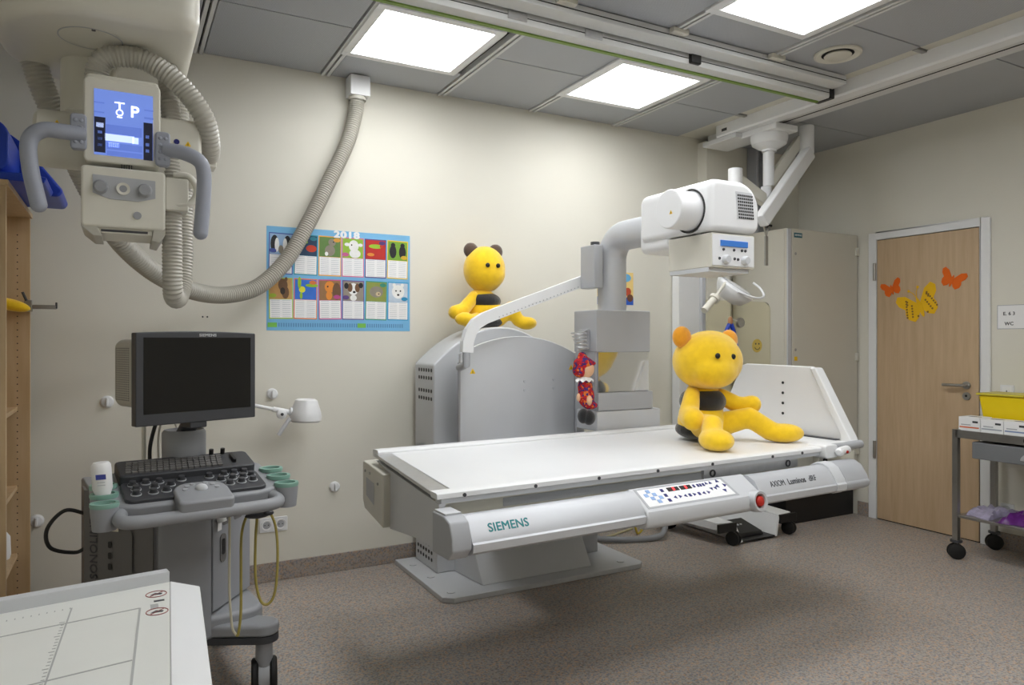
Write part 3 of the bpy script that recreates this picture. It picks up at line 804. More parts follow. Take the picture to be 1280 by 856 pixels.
for k in range(12):
    ci, ri = k % 6, k // 6
    mx = ccx - .345 + ci * .138 + random.uniform(-.002, .002); mz = 1.838 - ri * .252
    ph = .118; tilt = math.radians(random.uniform(-1.2, 1.2))
    r_ = Vector((math.cos(tilt), 0, math.sin(tilt))); u_ = Vector((-math.sin(tilt), 0, math.cos(tilt)))
    fr_c, ph_c = MON[k]
    f = flat(cal, 'month_card', c_('frame%d' % k, fr_c), bw(mx, mz, .0016), r_, u_, rect(.132, .232), .0006)
    flat(f, 'photo', c_('photo%d' % k, ph_c), bw(mx, mz, .0023) + u_ * .053, r_, u_, rect(.122, .114), .0004)
    flat(f, 'date_grid', M_paper, bw(mx, mz, .0023) - u_ * .058, r_, u_, rect(.122, .104), .0004)
    gl = MB()
    for j in range(9):
        c = bw(mx, mz, .0029) - u_ * (.012 + j * .0115)
        for a, w in ((-.03, .046), (.03, .046)):
            cc = c + r_ * a
            gl.add([cc - r_ * w / 2 - u_ * .001, cc + r_ * w / 2 - u_ * .001, cc + r_ * w / 2 + u_ * .001, cc - r_ * w / 2 + u_ * .001], [(0, 1, 2, 3)])
    gl.build('date_lines', c_('lines', (176, 180, 188)), f)
    for j, (ax, az, rx, rz, ac) in enumerate(ANI[k]):
        flat(f, 'animal_print', c_('a%d_%d_%d' % ac, ac), bw(mx, mz, .0029 + j * .0002) + u_ * (.053 + az) + r_ * ax, r_, u_, circ(rx, 16, ry=rz), .0002)
    flat(f, 'month_tag', c_('tag%d' % k, tuple(int(v * .9) for v in fr_c)), bw(mx, mz, .0042) + u_ * (.015 if k in (0, 3, 5, 6, 8, 9, 11) else .095) + r_ * (.04 if k % 3 else -.045), r_, u_, circ(.02, 16, ry=.012), .0003)
fl_ = MB()
for i in range(58):
    x = ccx - .40 + i * .0135
    fl_.add([bw(x, 1.425, .0018), bw(x + .007, 1.425, .0018), bw(x + .007, 1.447, .0018), bw(x, 1.447, .0018)], [(0, 1, 2, 3)])
fl_.build('footer_print', c_('foot', (90, 140, 190)), cal)
for x in (ccx - .392, ccx + .12):
    flat(cal, 'footer_badge', c_('badge', (120, 190, 80)), bw(x, 1.436, .0022), X, Z, rect(.05, .026), .0004)

ps = thing('small_poster', 'small colourful children poster on the back wall behind the tube column', 'poster', (3.12, YB, 1.60))
flat(ps, 'sheet', mat('poster_sand', (236, 206, 130), .6), bw(3.12, 1.722, .0002), X, Z, rect(.32, .235), .001)
flat(ps, 'blue_band', mat('poster_blue', (40, 90, 190), .6), bw(3.12, 1.632, .0014), X, Z, rect(.32, .055), .0004)
flat(ps, 'sky_patch', mat('poster_sky', (110, 180, 225), .6), bw(3.21, 1.80, .0014), X, Z, circ(.05, 18, ry=.03), .0004)
flat(ps, 'red_patch', mat('poster_red', (190, 80, 50), .6), bw(3.23, 1.70, .0014), X, Z, circ(.03, 14), .0004)
flat(ps, 'brown_patch', mat('poster_brown', (110, 70, 50), .6), bw(3.25, 1.655, .0019), X, Z, circ(.028, 14), .0004)

def wall_knob(x, z, label):
    t = thing('wall_hook', label, 'wall hook', (x, YB, z), group='round white wall knobs')
    MB().lathe([(0, .016), (.024, .014), (.031, .006), (.031, 0), (0, 0)], (x, YB, z), (0, -1, 0), n=24).build('base', M_white, t)
    MB().prism(rrect(x - .005, x + .005, z - .02, z + .02, .004), YB - .034, YB - .014, 'y').build('grip', M_white, t, bevel=.002)
wall_knob(-.062, 1.037, 'round white wall knob left of the ultrasound monitor')
wall_knob(.744, 1.049, 'round white wall knob above the small white lamp arm')
wall_knob(1.095, .495, 'round white wall knob low on the wall right of the socket')
wall_knob(-.361, .469, 'round white wall knob beside the bookcase edge')
t = thing('wall_outlet', 'white double power socket low on the back wall', 'socket', (.751, YB, .278))
MB().prism(rrect(.675, .827, .277, .358, .006), YB - .010, YB, 'y').build('cover', M_white, t, bevel=.003)
for x in (.713, .789):
    s_ = MB().lathe([(.021, .0), (.028, .0), (.028, .006), (.021, .003)], (x, YB - .010, .3175), (0, -1, 0), n=24, caps=False).build('socket_ring', M_paper, t)
    MB().lathe([(0, .0), (.0205, .0), (.0205, .001), (0, .001)], (x, YB - .010, .3175), (0, -1, 0), n=24).build('socket_well', M_grey2, s_)
    h = MB()
    for dx in (-.0095, .0095):
        h.cyl((x + dx, YB - .0125, .3175), (x + dx, YB - .0105, .3175), .003, n=10)
    h.build('pin_hole', M_black, s_)
dt = MB()
for x in (.385, .408):
    dt.cyl((x, YB - .002, 1.475), (x, YB, 1.475), .0045, n=10)
tag(dt.build('drill_hole', M_black), 'pair of small dark drill holes in the wall above the monitor', 'wall hole')
t = thing('cable_outlet_box', 'white box at the ceiling where the grey hose enters the wall', 'cable box', (1.219, YB, 2.765))
MB().box(1.160, 1.278, YB - .11, YB, 2.768, 2.885).build('box', M_white, t, bevel=.005)
MB().lathe([(.05, 0), (.05, .018), (.042, .02)], (1.215, YB - .056, 2.750), n=24, caps=False).build('collar', M_cream, t)

# door wall
t = thing('door_sign', 'white paper room sign beside the door', 'sign', (XR, 2.53, 1.42))
flat(t, 'frame', M_grey2, (XR - .0002, 2.532, 1.499), -Y, Z, rect(.176, .156), .002)
flat(t, 'sheet', M_paper, (XR - .0023, 2.532, 1.499), -Y, Z, rect(.168, .148), .0008)
text('E. 6 3', .030, M_print, t, (XR - .0034, 2.548, 1.520), -Y, Z, bold=.0008)
text('WC', .030, M_print, t, (XR - .0034, 2.548, 1.455), -Y, Z, bold=.0008)
def switch(z, label, cat):
    t = thing('light_switch' if z > 1 else 'wall_outlet', label, cat, (XR, 2.558, z - .04))
    MB().prism(rrect(2.517, 2.599, z - .04, z + .04, .005), XR - .009, XR, 'x').build('cover', M_white, t, bevel=.002)
    if z > 1:
        MB().prism(rrect(2.53, 2.586, z - .028, z + .028, .003), XR - .013, XR - .008, 'x').build('rocker', M_paper, t, bevel=.002)
        MB().box(XR - .0135, XR - .0128, 2.555, 2.561, z - .006, z + .006).build('mark', M_char, t)
    else:
        MB().lathe([(.0, .001), (.022, .001), (.026, .003), (.026, 0)], (XR - .009, 2.558, z), (-1, 0, 0), n=20, caps=False).build('socket_well', M_grey, t)
switch(1.02, 'white light switch between door frame and yellow bin', 'switch')
switch(.255, 'white power socket low on the door wall behind the steel cart', 'socket')

def wing(side, a, b):
    # one side of a butterfly: upper and lower wing outline
    pts = [(0.0, .0), (.10, .30), (.42, .78), (.72, .92), (.86, .72), (.80, .42), (.60, .16), (.66, -.06), (.62, -.34), (.40, -.56), (.20, -.42), (.06, -.15)]
    return [(side * x * a, y * b) for x, y in pts]
def butterfly(name, y, z, s, rot, m, label, lace=False):
    t = thing(name, label, 'door sticker', (XR - .014, y, z))
    a = math.radians(rot)
    r_ = Vector((0, -math.cos(a), math.sin(a))); u_ = Vector((0, math.sin(a), math.cos(a)))
    # r_ points to the viewer's right, u_ up along the body
    c = Vector((XR - .0142, y, z))
    for sd in (1, -1):
        w = flat(t, 'wing', m, c, r_, u_, wing(sd, s * 1.22, s), .003)
        if lace:
            for k in range(15):
                px_ = .22 + .5 * ((k * 7) % 15) / 15; py_ = -.35 + .95 * k / 15
                if py_ > .1 and px_ < .2 + py_ * .35: px_ += .2
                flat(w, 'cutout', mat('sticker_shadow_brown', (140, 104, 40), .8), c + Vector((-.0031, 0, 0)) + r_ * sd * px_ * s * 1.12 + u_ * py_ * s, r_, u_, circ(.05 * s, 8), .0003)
    flat(t, 'body', m, c + Vector((-.003, 0, 0)), r_, u_, circ(.11 * s, 14, ry=.5 * s), .002)
    if lace:
        for sd in (1, -1):
            k = MB().tube([c + Vector((-.004, 0, 0)) + u_ * .45 * s, c + Vector((-.004, 0, 0)) + u_ * .75 * s + r_ * sd * .08 * s, c + Vector((-.004, 0, 0)) + u_ * .92 * s + r_ * sd * .22 * s], .0025, 6)
            k.ell(c + Vector((-.004, 0, 0)) + u_ * .95 * s + r_ * sd * .24 * s, (.003, .010, .010), 10, 6)
            k.build('antenna', m, t)
M_or = mat('orange_felt', (232, 104, 12), .8)
M_yf = mat('yellow_felt', (236, 186, 10), .8)
butterfly('butterfly_sticker', 3.34, 1.722, .078, 18, M_or, 'small orange butterfly sticker on the door, nearest the hinges')
butterfly('butterfly_sticker', 2.905, 1.756, .086, -22, M_or, 'small orange butterfly sticker on the door, nearest the handle edge')
butterfly('butterfly_sticker', 3.125, 1.585, .150, 22, M_yf, 'large yellow lace butterfly sticker in the middle of the door', True)

# ================================================================== CABINETS AT THE BACK RIGHT
t = thing('electrical_cabinet', 'tall beige equipment cabinet in the corner beside the door', 'cabinet', (4.63, 3.9, 0))
M_cab = mat('cabinet_beige', (205, 201, 188), .5, var=.012, scale=3)
MB().box(4.245, 5.018, 3.64, 4.17, .19, 2.165).build('body', M_cab, t, bevel=.004)
MB().box(4.26, 5.01, 3.66, 4.15, 0, .19).build('plinth', M_black, t)
cd = MB().box(4.285, 5.012, 3.625, 3.641, .20, 2.16).build('door', M_cab, t, bevel=.004)
MB().box(4.243, 4.280, 3.628, 3.641, .20, 2.16).build('corner_profile', M_silver, t, bevel=.004)
MB().box(4.2395, 4.246, 3.66, 4.15, .21, 2.15).build('side_panel', M_cab, t, bevel=.003)
for z in (2.03, 1.22, .5):
    MB().box(4.985, 5.016, 3.612, 3.626, z - .03, z + .03).build('hinge', M_cream, cd, bevel=.003)
flat(cd, 'name_plate', mat('teal_plate', (30, 92, 104), .4), (4.345, 3.6245, 2.115), X, Z, rect(.085, .035), .002)
text('SIEMENS', .019, M_paper, cd, (4.345, 3.622, 2.115), X, Z)
sc = MB().lathe([(0, .004), (.009, .003), (.011, 0), (0, 0)], (0, 0, 0), (0, -1, 0), n=14).mesh('lock_screw', M_steel)
for z in (1.98, 1.28, .6):
    inst('lock_screw', sc, cd, (4.32, 3.625, z))
flat(cd, 'key_tag', M_yellow, (4.32, 3.6235, 1.215), X, Z, rect(.03, .03), .002)
t = thing('cable_duct', 'grey metal cable duct rising from the cabinet to the ceiling', 'cable duct', (4.5, 4.14, 2.165))
MB().box(4.42, 4.575, 4.085, 4.185, 2.167, 2.885).build('channel', M_grey2, t, bevel=.004)
MB().box(4.445, 4.55, 4.078, 4.086, 2.167, 2.885).build('cover', mat('galvanised', (150, 154, 160), .35, metal=.7, var=.12, scale=12), t)
t = thing('tall_panel', 'narrow white tall panel on the back wall behind the clear shield', 'wall panel', (3.74, 4.14, 0))
MB().box(3.635, 3.838, 4.10, YB - .013, .02, 1.96).build('panel', M_white, t, bevel=.004)
MB().box(3.8385, 3.87, 4.095, YB - .013, .02, 1.96).build('edge_profile', M_grey2, t, bevel=.003)

# ================================================================== CEILING-HUNG SHIELD AND LAMP
t = thing('shield_arm', 'white ceiling mounted swivel arms carrying lamp and clear lead shield', 'ceiling arm', (3.97, 3.56, 2.76))
MB().box(3.86, 4.08, 3.40, 3.72, 2.775, 2.82).build('mount_plate', M_white, t, bevel=.01)
MB().lathe([(0, .0), (.125, 0), (.125, -.03), (.115, -.065), (.075, -.09), (.05, -.10), (.05, -.115), (0, -.115)], (3.97, 3.555, 2.775), n=32).build('ceiling_flange', M_white, t)
MB().cyl((3.965, 3.555, 2.66), (3.965, 3.555, 2.42), .038, n=24).build('column', M_white, t, bevel=.006)
def arm(a, b_, w, h):
    a = Vector(a); b_ = Vector(b_); d_ = (b_ - a).normalized(); s_ = d_.cross(Z).normalized(); u_ = s_.cross(d_)
    o = MB(); P8 = []
    for p_ in (a, b_):
        for sx, sy in ((-1, -1), (1, -1), (1, 1), (-1, 1)):
            P8.append(p_ + s_ * sx * w + u_ * sy * h)
    o.add(P8, [(0, 1, 2, 3), (7, 6, 5, 4), (0, 1, 5, 4), (1, 2, 6, 5), (2, 3, 7, 6), (3, 0, 4, 7)])
    return o
arm((3.97, 3.55, 2.44), (4.22, 3.50, 2.77), .026, .035).build('upper_arm', M_cream, t, bevel=.008)
MB().cyl((4.235, 3.46, 2.655), (4.235, 3.46, 2.855), .05, n=28).build('elbow', M_white, t, bevel=.008)
la = arm((4.235, 3.44, 2.665), (3.70, 3.38, 2.13), .034, .048).build('spring_arm', M_white, t, bevel=.012)
MB().box(4.10, 4.15, 3.404, 3.41, 2.52, 2.535).build('arm_slot', M_char, la)
arm((3.97, 3.55, 2.40), (3.88, 3.50, 2.36), .02, .03).build('link', M_cream, t)
MB().cyl((3.88, 3.50, 2.20), (3.88, 3.50, 2.40), .035, n=22).build('hanger', M_white, t, bevel=.005)
o = MB(); o.cyl((3.88, 3.50, 2.20), (3.88, 3.50, 2.12), .014, n=14); o.cyl((3.83, 3.50, 2.135), (3.93, 3.50, 2.135), .009, n=12)
o.build('hook_joint', M_black, t)
o = MB(); o.tube([(3.853, 3.5, 2.14), (3.88, 3.5, 2.06), (3.907, 3.5, 2.14)], .008, 8)
o.box(3.866, 3.894, 3.494, 3.506, 1.86, 2.06)
o.build('hanging_bracket', M_steel, t, bevel=.002)
MB().cyl((3.59, 3.50, 2.37), (3.59, 3.50, 2.49), .046, n=26).build('elbow', M_white, t, bevel=.006)
arm((3.60, 3.50, 2.42), (3.87, 3.50, 2.30), .026, .04).build('lamp_arm', M_cream, t, bevel=.008)
MB().tube(spline([(3.59, 3.50, 2.37), (3.585, 3.50, 2.1), (3.56, 3.50, 1.88), (3.55, 3.50, 1.80)], 6), .018, 12).build('lamp_stem', M_white, t)
lc_ = Vector((3.56, 3.46, 1.70)); ln = Vector((.30, -.50, .80)).normalized()
lm = MB().lathe([(0, .012), (.09, .010), (.118, .002), (.132, -.012), (.130, -.025), (.118, -.05), (.095, -.085), (.06, -.105), (0, -.11)], lc_, ln, n=40).build('lamp_head', M_white, t)
MB().lathe([(.100, .006), (.104, .0085), (.108, .006)], lc_, ln, n=40, caps=False).build('lamp_lid_seam', M_grey2, lm)
MB().tube(spline([(3.47, 3.36, 1.66), (3.57, 3.31, 1.62), (3.68, 3.34, 1.635), (3.715, 3.40, 1.69), (3.69, 3.44, 1.73)], 8), .008, 8).build('lamp_handle_ring', M_white, lm)
o = MB(); o.tube([(3.44, 3.44, 1.72), (3.33, 3.42, 1.62)], .010, 10); o.tube([(3.33, 3.42, 1.62), (3.22, 3.40, 1.535)], .022, 14)
o.build('lamp_grip', M_cream, lm)
MB().lathe([(0, -.012), (.035, -.012), (.035, .012), (0, .012)], (3.325, 3.42, 1.615), Vector((.6, .1, .5)), n=18).build('grip_collar', M_cream, lm)
MB().box(3.285, 3.315, 3.485, 3.515, .95, 1.875).build('shield_post', M_grey2, t, bevel=.004)
MB().box(3.30, 3.57, 3.488, 3.512, 1.85, 1.875).build('shield_bar', M_grey2, t, bevel=.004)
M_glass = bpy.data.materials.new('lead_acrylic'); M_glass.use_nodes = True
gb = M_glass.node_tree.nodes['Principled BSDF']
gb.inputs['Base Color'].default_value = lin((247, 243, 224)) + (1,)
gb.inputs['Transmission Weight'].default_value = 1.0; gb.inputs['Roughness'].default_value = .02; gb.inputs['IOR'].default_value = 1.15
gp = rrect(3.316, 3.915, .95, 1.61, (.06, .01, .02, .06), 6)
pane = MB().prism(gp, 3.494, 3.506, 'y').build('clear_shield', M_glass, t)
MB().lathe([(0, .004), (.045, .004), (.045, 0), (0, 0)], (3.782, 3.493, 1.312), (0, -1, 0), n=24).build('smiley_sticker', mat('smiley_ochre', (206, 180, 90), .6), pane)
o = MB()
for dx in (-.015, .015):
    o.lathe([(0, .001), (.006, .001), (.006, 0), (0, 0)], (3.782 + dx, 3.4885, 1.325), (0, -1, 0), n=10)
o.tube([(3.782 + .024 * math.cos(a), 3.488, 1.308 + .022 * math.sin(a)) for a in [PI * (1.1 + .8 * k / 8) for k in range(9)]], .002, 6)
o.build('smiley_face', M_print, pane)
MB().lathe([(0, .02), (.03, .02), (.034, .012), (.034, 0), (0, 0)], (3.62, 3.493, 1.466), (0, -1, 0), n=24).build('shield_knob', M_steel, pane)
t = thing('blue_handled_tool', 'blue handled tool hanging on the clear shield', 'tool', (3.50, 3.475, 1.30))
o = MB(); o.tube(spline([(3.515, 3.478, 1.455), (3.49, 3.478, 1.41), (3.465, 3.478, 1.33), (3.455, 3.478, 1.26)], 6), .014, 10); o.build('handle', M_blue, t)
o = MB(); o.tube(spline([(3.525, 3.472, 1.455), (3.545, 3.472, 1.41), (3.565, 3.472, 1.33), (3.585, 3.472, 1.26)], 6), .014, 10); o.build('handle', M_blue, t)
MB().ell((3.52, 3.475, 1.475), (.02, .012, .03), 14, 8).build('head', mat('tan_wood', (190, 140, 100), .6), t)
MB().tube([(3.52, 3.485, 1.50), (3.57, 3.485, 1.482), (3.62, 3.485, 1.47)], .004, 6).build('hanging_cord', M_cream, t)

# ================================================================== PEDAL TROLLEY
t = thing('pedal_trolley', 'low white wheeled base with black foot pedal under the table end', 'trolley', (3.8, 3.7, 0))
def leg_box(xa, xb, ya, yb, za, zb):
    return MB().box(xa, xb, ya, yb, za, zb)
MB().hexa([(3.43, 3.50, .10), (3.55, 3.47, .10), (3.52, 4.03, .10), (3.36, 4.03, .10), (3.43, 3.50, .15), (3.55, 3.47, .15), (3.52, 4.03, .17), (3.36, 4.03, .17)]).build('leg', M_white, t, bevel=.004)
MB().hexa([(3.97, 3.47, .10), (4.12, 3.50, .10), (4.10, 4.03, .10), (3.98, 4.03, .10), (3.97, 3.47, .15), (4.12, 3.50, .15), (4.10, 4.03, .17), (3.98, 4.03, .17)]).build('leg', M_white, t, bevel=.004)
MB().box(3.40, 3.56, 3.455, 3.475, .095, .152).build('end_cap', M_black, t, bevel=.004)
MB().box(3.97, 4.13, 3.455, 3.475, .095, .152).build('end_cap', M_black, t, bevel=.004)
MB().box(3.38, 4.11, 4.03, 4.06, .03, .20).build('rear_plate', M_white, t, bevel=.004)
MB().box(3.62, 3.92, 3.46, 4.03, .012, .02).build('pan', M_black, t)
MB().hexa([(3.60, 3.46, .012), (3.62, 3.46, .012), (3.62, 4.03, .012), (3.60, 4.03, .012), (3.55, 3.47, .14), (3.56, 3.47, .14), (3.56, 4.03, .14), (3.55, 4.03, .14)]).build('pan_side', M_white, t)
MB().hexa([(3.92, 3.46, .012), (3.94, 3.46, .012), (3.94, 4.03, .012), (3.92, 4.03, .012), (3.965, 3.47, .14), (3.975, 3.47, .14), (3.975, 4.03, .14), (3.965, 4.03, .14)]).build('pan_side', M_white, t)
def caster(parent, x, y, r=.05, w=.016, yaw=0.3):
    ax = Vector((math.cos(yaw), math.sin(yaw), 0))
    c = Vector((x, y, r))
    for s_ in (-1, 1):
        MB().lathe([(0, -.010), (r * .8, -.010), (r, -.006), (r, .006), (r * .8, .010), (0, .010)], c + ax * s_ * w, ax, n=26).build('wheel', M_rubber, parent)
    return MB().cyl(c + Vector((0, 0, -.01)), c + Vector((0, 0, r + .005)), .010, n=12).build('caster_stem', M_char, parent)
caster(t, 3.545, 3.47, .046); caster(t, 4.09, 3.49, .046); caster(t, 3.46, 4.0, .046); caster(t, 4.05, 4.0, .046)
pd = MB().hexa([(3.66, 3.52, .02), (3.88, 3.52, .02), (3.88, 3.72, .02), (3.66, 3.72, .02), (3.67, 3.53, .045), (3.87, 3.53, .045), (3.86, 3.71, .095), (3.68, 3.71, .095)]).build('foot_pedal', M_black, t, bevel=.006)
for x in (3.745, 3.775):
    MB().cyl((x, 3.63, .070), (x, 3.63, .078), .008, n=12).build('pedal_button', M_silver, pd)
MB().tube(spline([(3.70, 3.71, .06), (3.64, 3.80, .15), (3.66, 3.92, .2), (3.72, 4.03, .15)], 8), .006, 8).build('pedal_cord', M_us, t)

# ================================================================== STEEL CART AT THE RIGHT
t = thing('instrument_cart', 'stainless steel wheeled cart with grey drawer beside the door', 'cart', (4.75, 2.25, 0))
xa, xb, ya, yb = 4.535, 4.955, 1.75, 2.60
post = MB().box(-.016, .016, -.016, .016, .10, .80).mesh('post', M_steel)
for x in (xa, xb):
    for y in (ya, yb):
        inst('post', post, t, (x, y, 0))
        caster(t, x, y, .048, .015, .8)
        inst('bumper', MB().lathe([(.0, 0), (.034, 0), (.034, .012), (0, .012)], (0, 0, .105), n=18).mesh('bumper', M_char), t, (x, y, 0))
MB().box(xa - .012, xb + .012, ya - .012, yb + .012, .752, .772).build('top_tray', M_steel, t, bevel=.003)
o = MB(); o.box(xa - .016, xa - .010, ya, yb, .750, .80); o.box(xb + .010, xb + .016, ya, yb, .750, .80); o.box(xa, xb, yb + .010, yb + .016, .750, .80)
o.build('tray_rim', M_steel, t, bevel=.002)
MB().box(xa - .008, xb + .008, ya, yb, .258, .275).build('lower_shelf', M_steel, t, bevel=.003)
dr = MB().box(xa - .014, xb - .05, 1.90, 2.50, .635, .735).build('drawer', mat('drawer_grey', (116, 118, 121), .45), t, bevel=.006)
MB().prism([(2.17 + .06 * math.cos(PI * k / 12), .66 + .045 * math.sin(PI * k / 12)) for k in range(13)], xa - .024, xa - .013, 'x').build('pull', M_grey2, dr, bevel=.003)
flat(t, 'brand_strip', M_print, (xa - .0165, 2.17, .775), -Y, Z, rect(.09, .018), .001)

def glove_box(y, x, w, h, label, stripe):
    b_ = thing('glove_box', label, 'box', (x + .06, y, .772), group='cartons on the steel cart')
    bo = MB().box(x, x + .13, y - w / 2, y + w / 2, .7725, .7725 + h).build('carton', M_paper, b_, bevel=.002)
    flat(b_, 'stripe', stripe, (x - .0004, y, .815), -Y, Z, rect(w * .9, .008), .0006)
    flat(b_, 'print', M_grey2, (x - .0004, y + .02, .830), -Y, Z, rect(w * .45, .006), .0006)
    flat(b_, 'print', M_print, (x - .0004, y - .035, .85), -Y, Z, rect(w * .25, .012), .0006)
    flat(b_, 'opening', M_char, (x + .065, y, .7727 + h), -Y, -X, circ(.04, 16, ry=.02), .0005)
glove_box(2.542, 4.57, .127, .105, 'white carton with orange stripe at the door end of the steel cart', mat('carton_orange', (225, 110, 60), .6))
glove_box(2.412, 4.57, .127, .10, 'white carton with grey print in the middle of the steel cart', mat('carton_grey', (170, 175, 185), .6))
glove_box(2.282, 4.57, .127, .10, 'white carton at the picture edge under the yellow bin', mat('carton_blue', (130, 150, 190), .6))
t = thing('sharps_bin', 'yellow plastic disposal bin behind the cartons on the steel cart', 'bin', (4.84, 2.25, .772))
M_bin = mat('bin_yellow', (238, 208, 10), .4, var=.03)
MB().hexa([(4.76, 2.14, .7725), (4.92, 2.14, .7725), (4.92, 2.55, .7725), (4.76, 2.55, .7725), (4.735, 2.11, 1.005), (4.945, 2.11, 1.005), (4.945, 2.58, 1.005), (4.735, 2.58, 1.005)]).build('tub', M_bin, t, bevel=.012, seg=3)
MB().box(4.725, 4.955, 2.10, 2.59, 1.005, 1.02).build('lid', mat('bin_lid', (206, 190, 60), .4), t, bevel=.006)
# bags and papers on the lower shelf
def bag(name, x0, x1, y0, y1, z, amp, m, label, cat, sd):
    rnd = random.Random(sd); n = 11; vs = []; fs = []
    hz = [[rnd.random() for _ in range(n)] for _ in range(n)]
    for i in range(n):
        for j in range(n):
            u, v = i / (n - 1), j / (n - 1)
            edge = min(u, 1 - u, v, 1 - v) * 6
            wob = .02 * math.sin(7 * v + sd) + .015 * math.sin(5 * u + 2 * sd)
            vs.append((x0 + (x1 - x0) * u + wob * (1 - 2 * u), y0 + (y1 - y0) * v + wob * .6, z + .002 + amp * min(1, edge) * (.45 + .55 * hz[i][j])))
    k = len(vs)
    vs += [(p[0], p[1], z) for p in vs]
    for i in range(n - 1):
        for j in range(n - 1):
            q0 = (i * n + j, (i + 1) * n + j, (i + 1) * n + j + 1, i * n + j + 1)
            fs.append(q0); fs.append(tuple(k + t_ for t_ in q0[::-1]))
    ring_ = [i * n for i in range(n)] + [(n - 1) * n + j for j in range(1, n)] + [i * n + n - 1 for i in range(n - 2, -1, -1)] + [j for j in range(n - 2, 0, -1)]
    for a_, b_ in zip(ring_, ring_[1:] + ring_[:1]):
        fs.append((a_, b_, k + b_, k + a_))
    o = MB().add(vs, fs).build(name, m)
    return tag(o, label, cat)
bag('folded_bag', 4.56, 4.86, 2.41, 2.57, .2755, .045, mat('lilac_bag', (164, 158, 182), .35, var=.25, scale=30), 'crumpled lilac grey bag at the door end of the cart lower shelf', 'bag', 3)
bag('folded_bag', 4.55, 4.84, 2.16, 2.385, .2755, .06, mat('violet_bag', (92, 36, 112), .3, var=.3, scale=26), 'shiny violet bag lying on the cart lower shelf', 'bag', 5)
bag('folded_bag', 4.56, 4.85, 1.90, 2.13, .2755, .06, mat('rose_bag', (176, 96, 110), .4, var=.4, scale=26), 'crumpled rose bag at the near end of the cart lower shelf', 'bag', 8)
# ================================================================== BOOKCASE AT THE LEFT
bk = thing('bookcase', 'beech bookcase with open shelves in the left corner', 'bookcase', (-.58, 3.70, 0))
MB().box(-.785, -.38, 4.10, 4.122, 0, 1.93).build('side_panel', M_beech, bk, bevel=.001)
MB().box(-.785, -.38, 3.28, 3.302, 0, 1.93).build('side_panel', M_beech, bk, bevel=.001)
MB().box(-.79, -.372, 3.275, 4.127, 1.93, 1.952).build('top_board', M_beech, bk, bevel=.001)
MB().box(-.792, -.785, 3.28, 4.122, 0, 1.93).build('back_panel', M_beech, bk)
for z in (1.035, .665, .345, .06):
    MB().box(-.785, -.43, 3.302, 4.10, z - .02, z).build('shelf', M_beech, bk, bevel=.001)
ph = MB()
for i in range(54):
    ph.cyl((-.43, 4.0995, .15 + i * .032), (-.43, 4.101, .15 + i * .032), .003, n=8)
tag(ph.build('pin_holes', M_dark, bk), kind='stuff')
t = thing('foam_mat', 'folded blue vinyl foam mat on top of the bookcase', 'mat', (-.55, 3.5, 1.952))
MB().prism(rrect(-.78, -.37, 1.985, 2.185, (.07, .03, .03, .05), 6), 3.29, 3.62, 'y').build('folded_layer', M_blue, t, bevel=.012, seg=3)
MB().prism([(-.78, 1.953), (-.23, 1.958), (-.215, 1.985), (-.36, 2.17), (-.40, 2.20), (-.78, 2.20)], 3.60, 3.95, 'y').build('draped_layer', M_blue, t, bevel=.012, seg=3)
MB().prism([(-.78, 1.953), (-.26, 1.953), (-.25, 1.975), (-.30, 1.985), (-.78, 1.985)], 3.29, 3.60, 'y').build('lower_layer', M_blue, t, bevel=.006)
t = thing('clamp_holder', 'chrome clamp with a flat arm fixed to the bookcase edge', 'clamp', (-.38, 4.08, 1.5))
MB().box(-.40, -.368, 4.06, 4.10, 1.485, 1.54).build('clamp_body', M_steel, t, bevel=.004)
MB().tube([(-.39, 4.055, 1.535), (-.405, 4.05, 1.575)], .006, 8).build('lever', M_char, t)
MB().box(-.368, -.27, 4.062, 4.075, 1.497, 1.517).build('arm', M_steel, t, bevel=.003)
MB().box(-.276, -.268, 4.062, 4.075, 1.50, 1.53).build('arm_tip', M_char, t, bevel=.002)
tag(MB().ell((-.455, 4.04, 1.515), (.085, .032, .028), 22, 12, Matrix.Rotation(math.radians(14), 3, 'Y')).build('yellow_cushion', M_plush), 'small yellow stuffed roll tucked in the bookcase by the clamp', 'soft toy')
tag(MB().ell((-.50, 4.075, 1.60), (.024, .022, .024), 16, 10).build('black_ball', M_rubber), 'small black ball fixed inside the bookcase panel', 'ball')
tag(MB().lathe([(0, 0), (.05, 0), (.055, .02), (.052, .10), (.035, .125), (0, .13)], (-.50, 4.02, .345), n=24).build('paper_roll', M_paper), 'white rounded container on the low bookcase shelf', 'container')

# ================================================================== WHITE WALL LAMP BEHIND THE MONITOR
t = thing('exam_lamp', 'small white examination lamp on a thin arm beside the monitor', 'lamp', (.45, 4.1, .95))
MB().box(.40, .46, 4.13, 4.19, 1.0, 1.10).build('wall_bracket', M_white, t, bevel=.005)
MB().tube([(.43, 4.13, 1.055), (.50, 4.0, 1.035), (.745, 4.0, .972)], .010, 10).build('arm', M_white, t)
MB().tube([(.715, 4.0, .980), (.815, 4.0, .957)], .014, 12).build('arm_sleeve', M_white, t)
jn = MB().lathe([(0, .014), (.018, .014), (.026, .008), (.026, -.008), (0, -.008)], (.757, 3.985, .953), (0, -1, 0), n=22).build('joint', M_white, t)
MB().lathe([(0, .018), (.008, .018), (.008, .012), (0, .012)], (.757, 3.985, .953), (0, -1, 0), n=12).build('joint_screw', M_char, jn)
MB().lathe([(0, .095), (.045, .095), (.058, .088), (.08, .025), (.085, 0), (.084, -.022), (.075, -.03), (.07, -.015), (0, -.012)], (.885, 3.99, .935), (.05, .0, 1), n=32).build('shade', M_white, t)
MB().cyl((.80, 3.99, .965), (.825, 3.99, .96), .022, n=18).build('shade_joint', M_white, t)
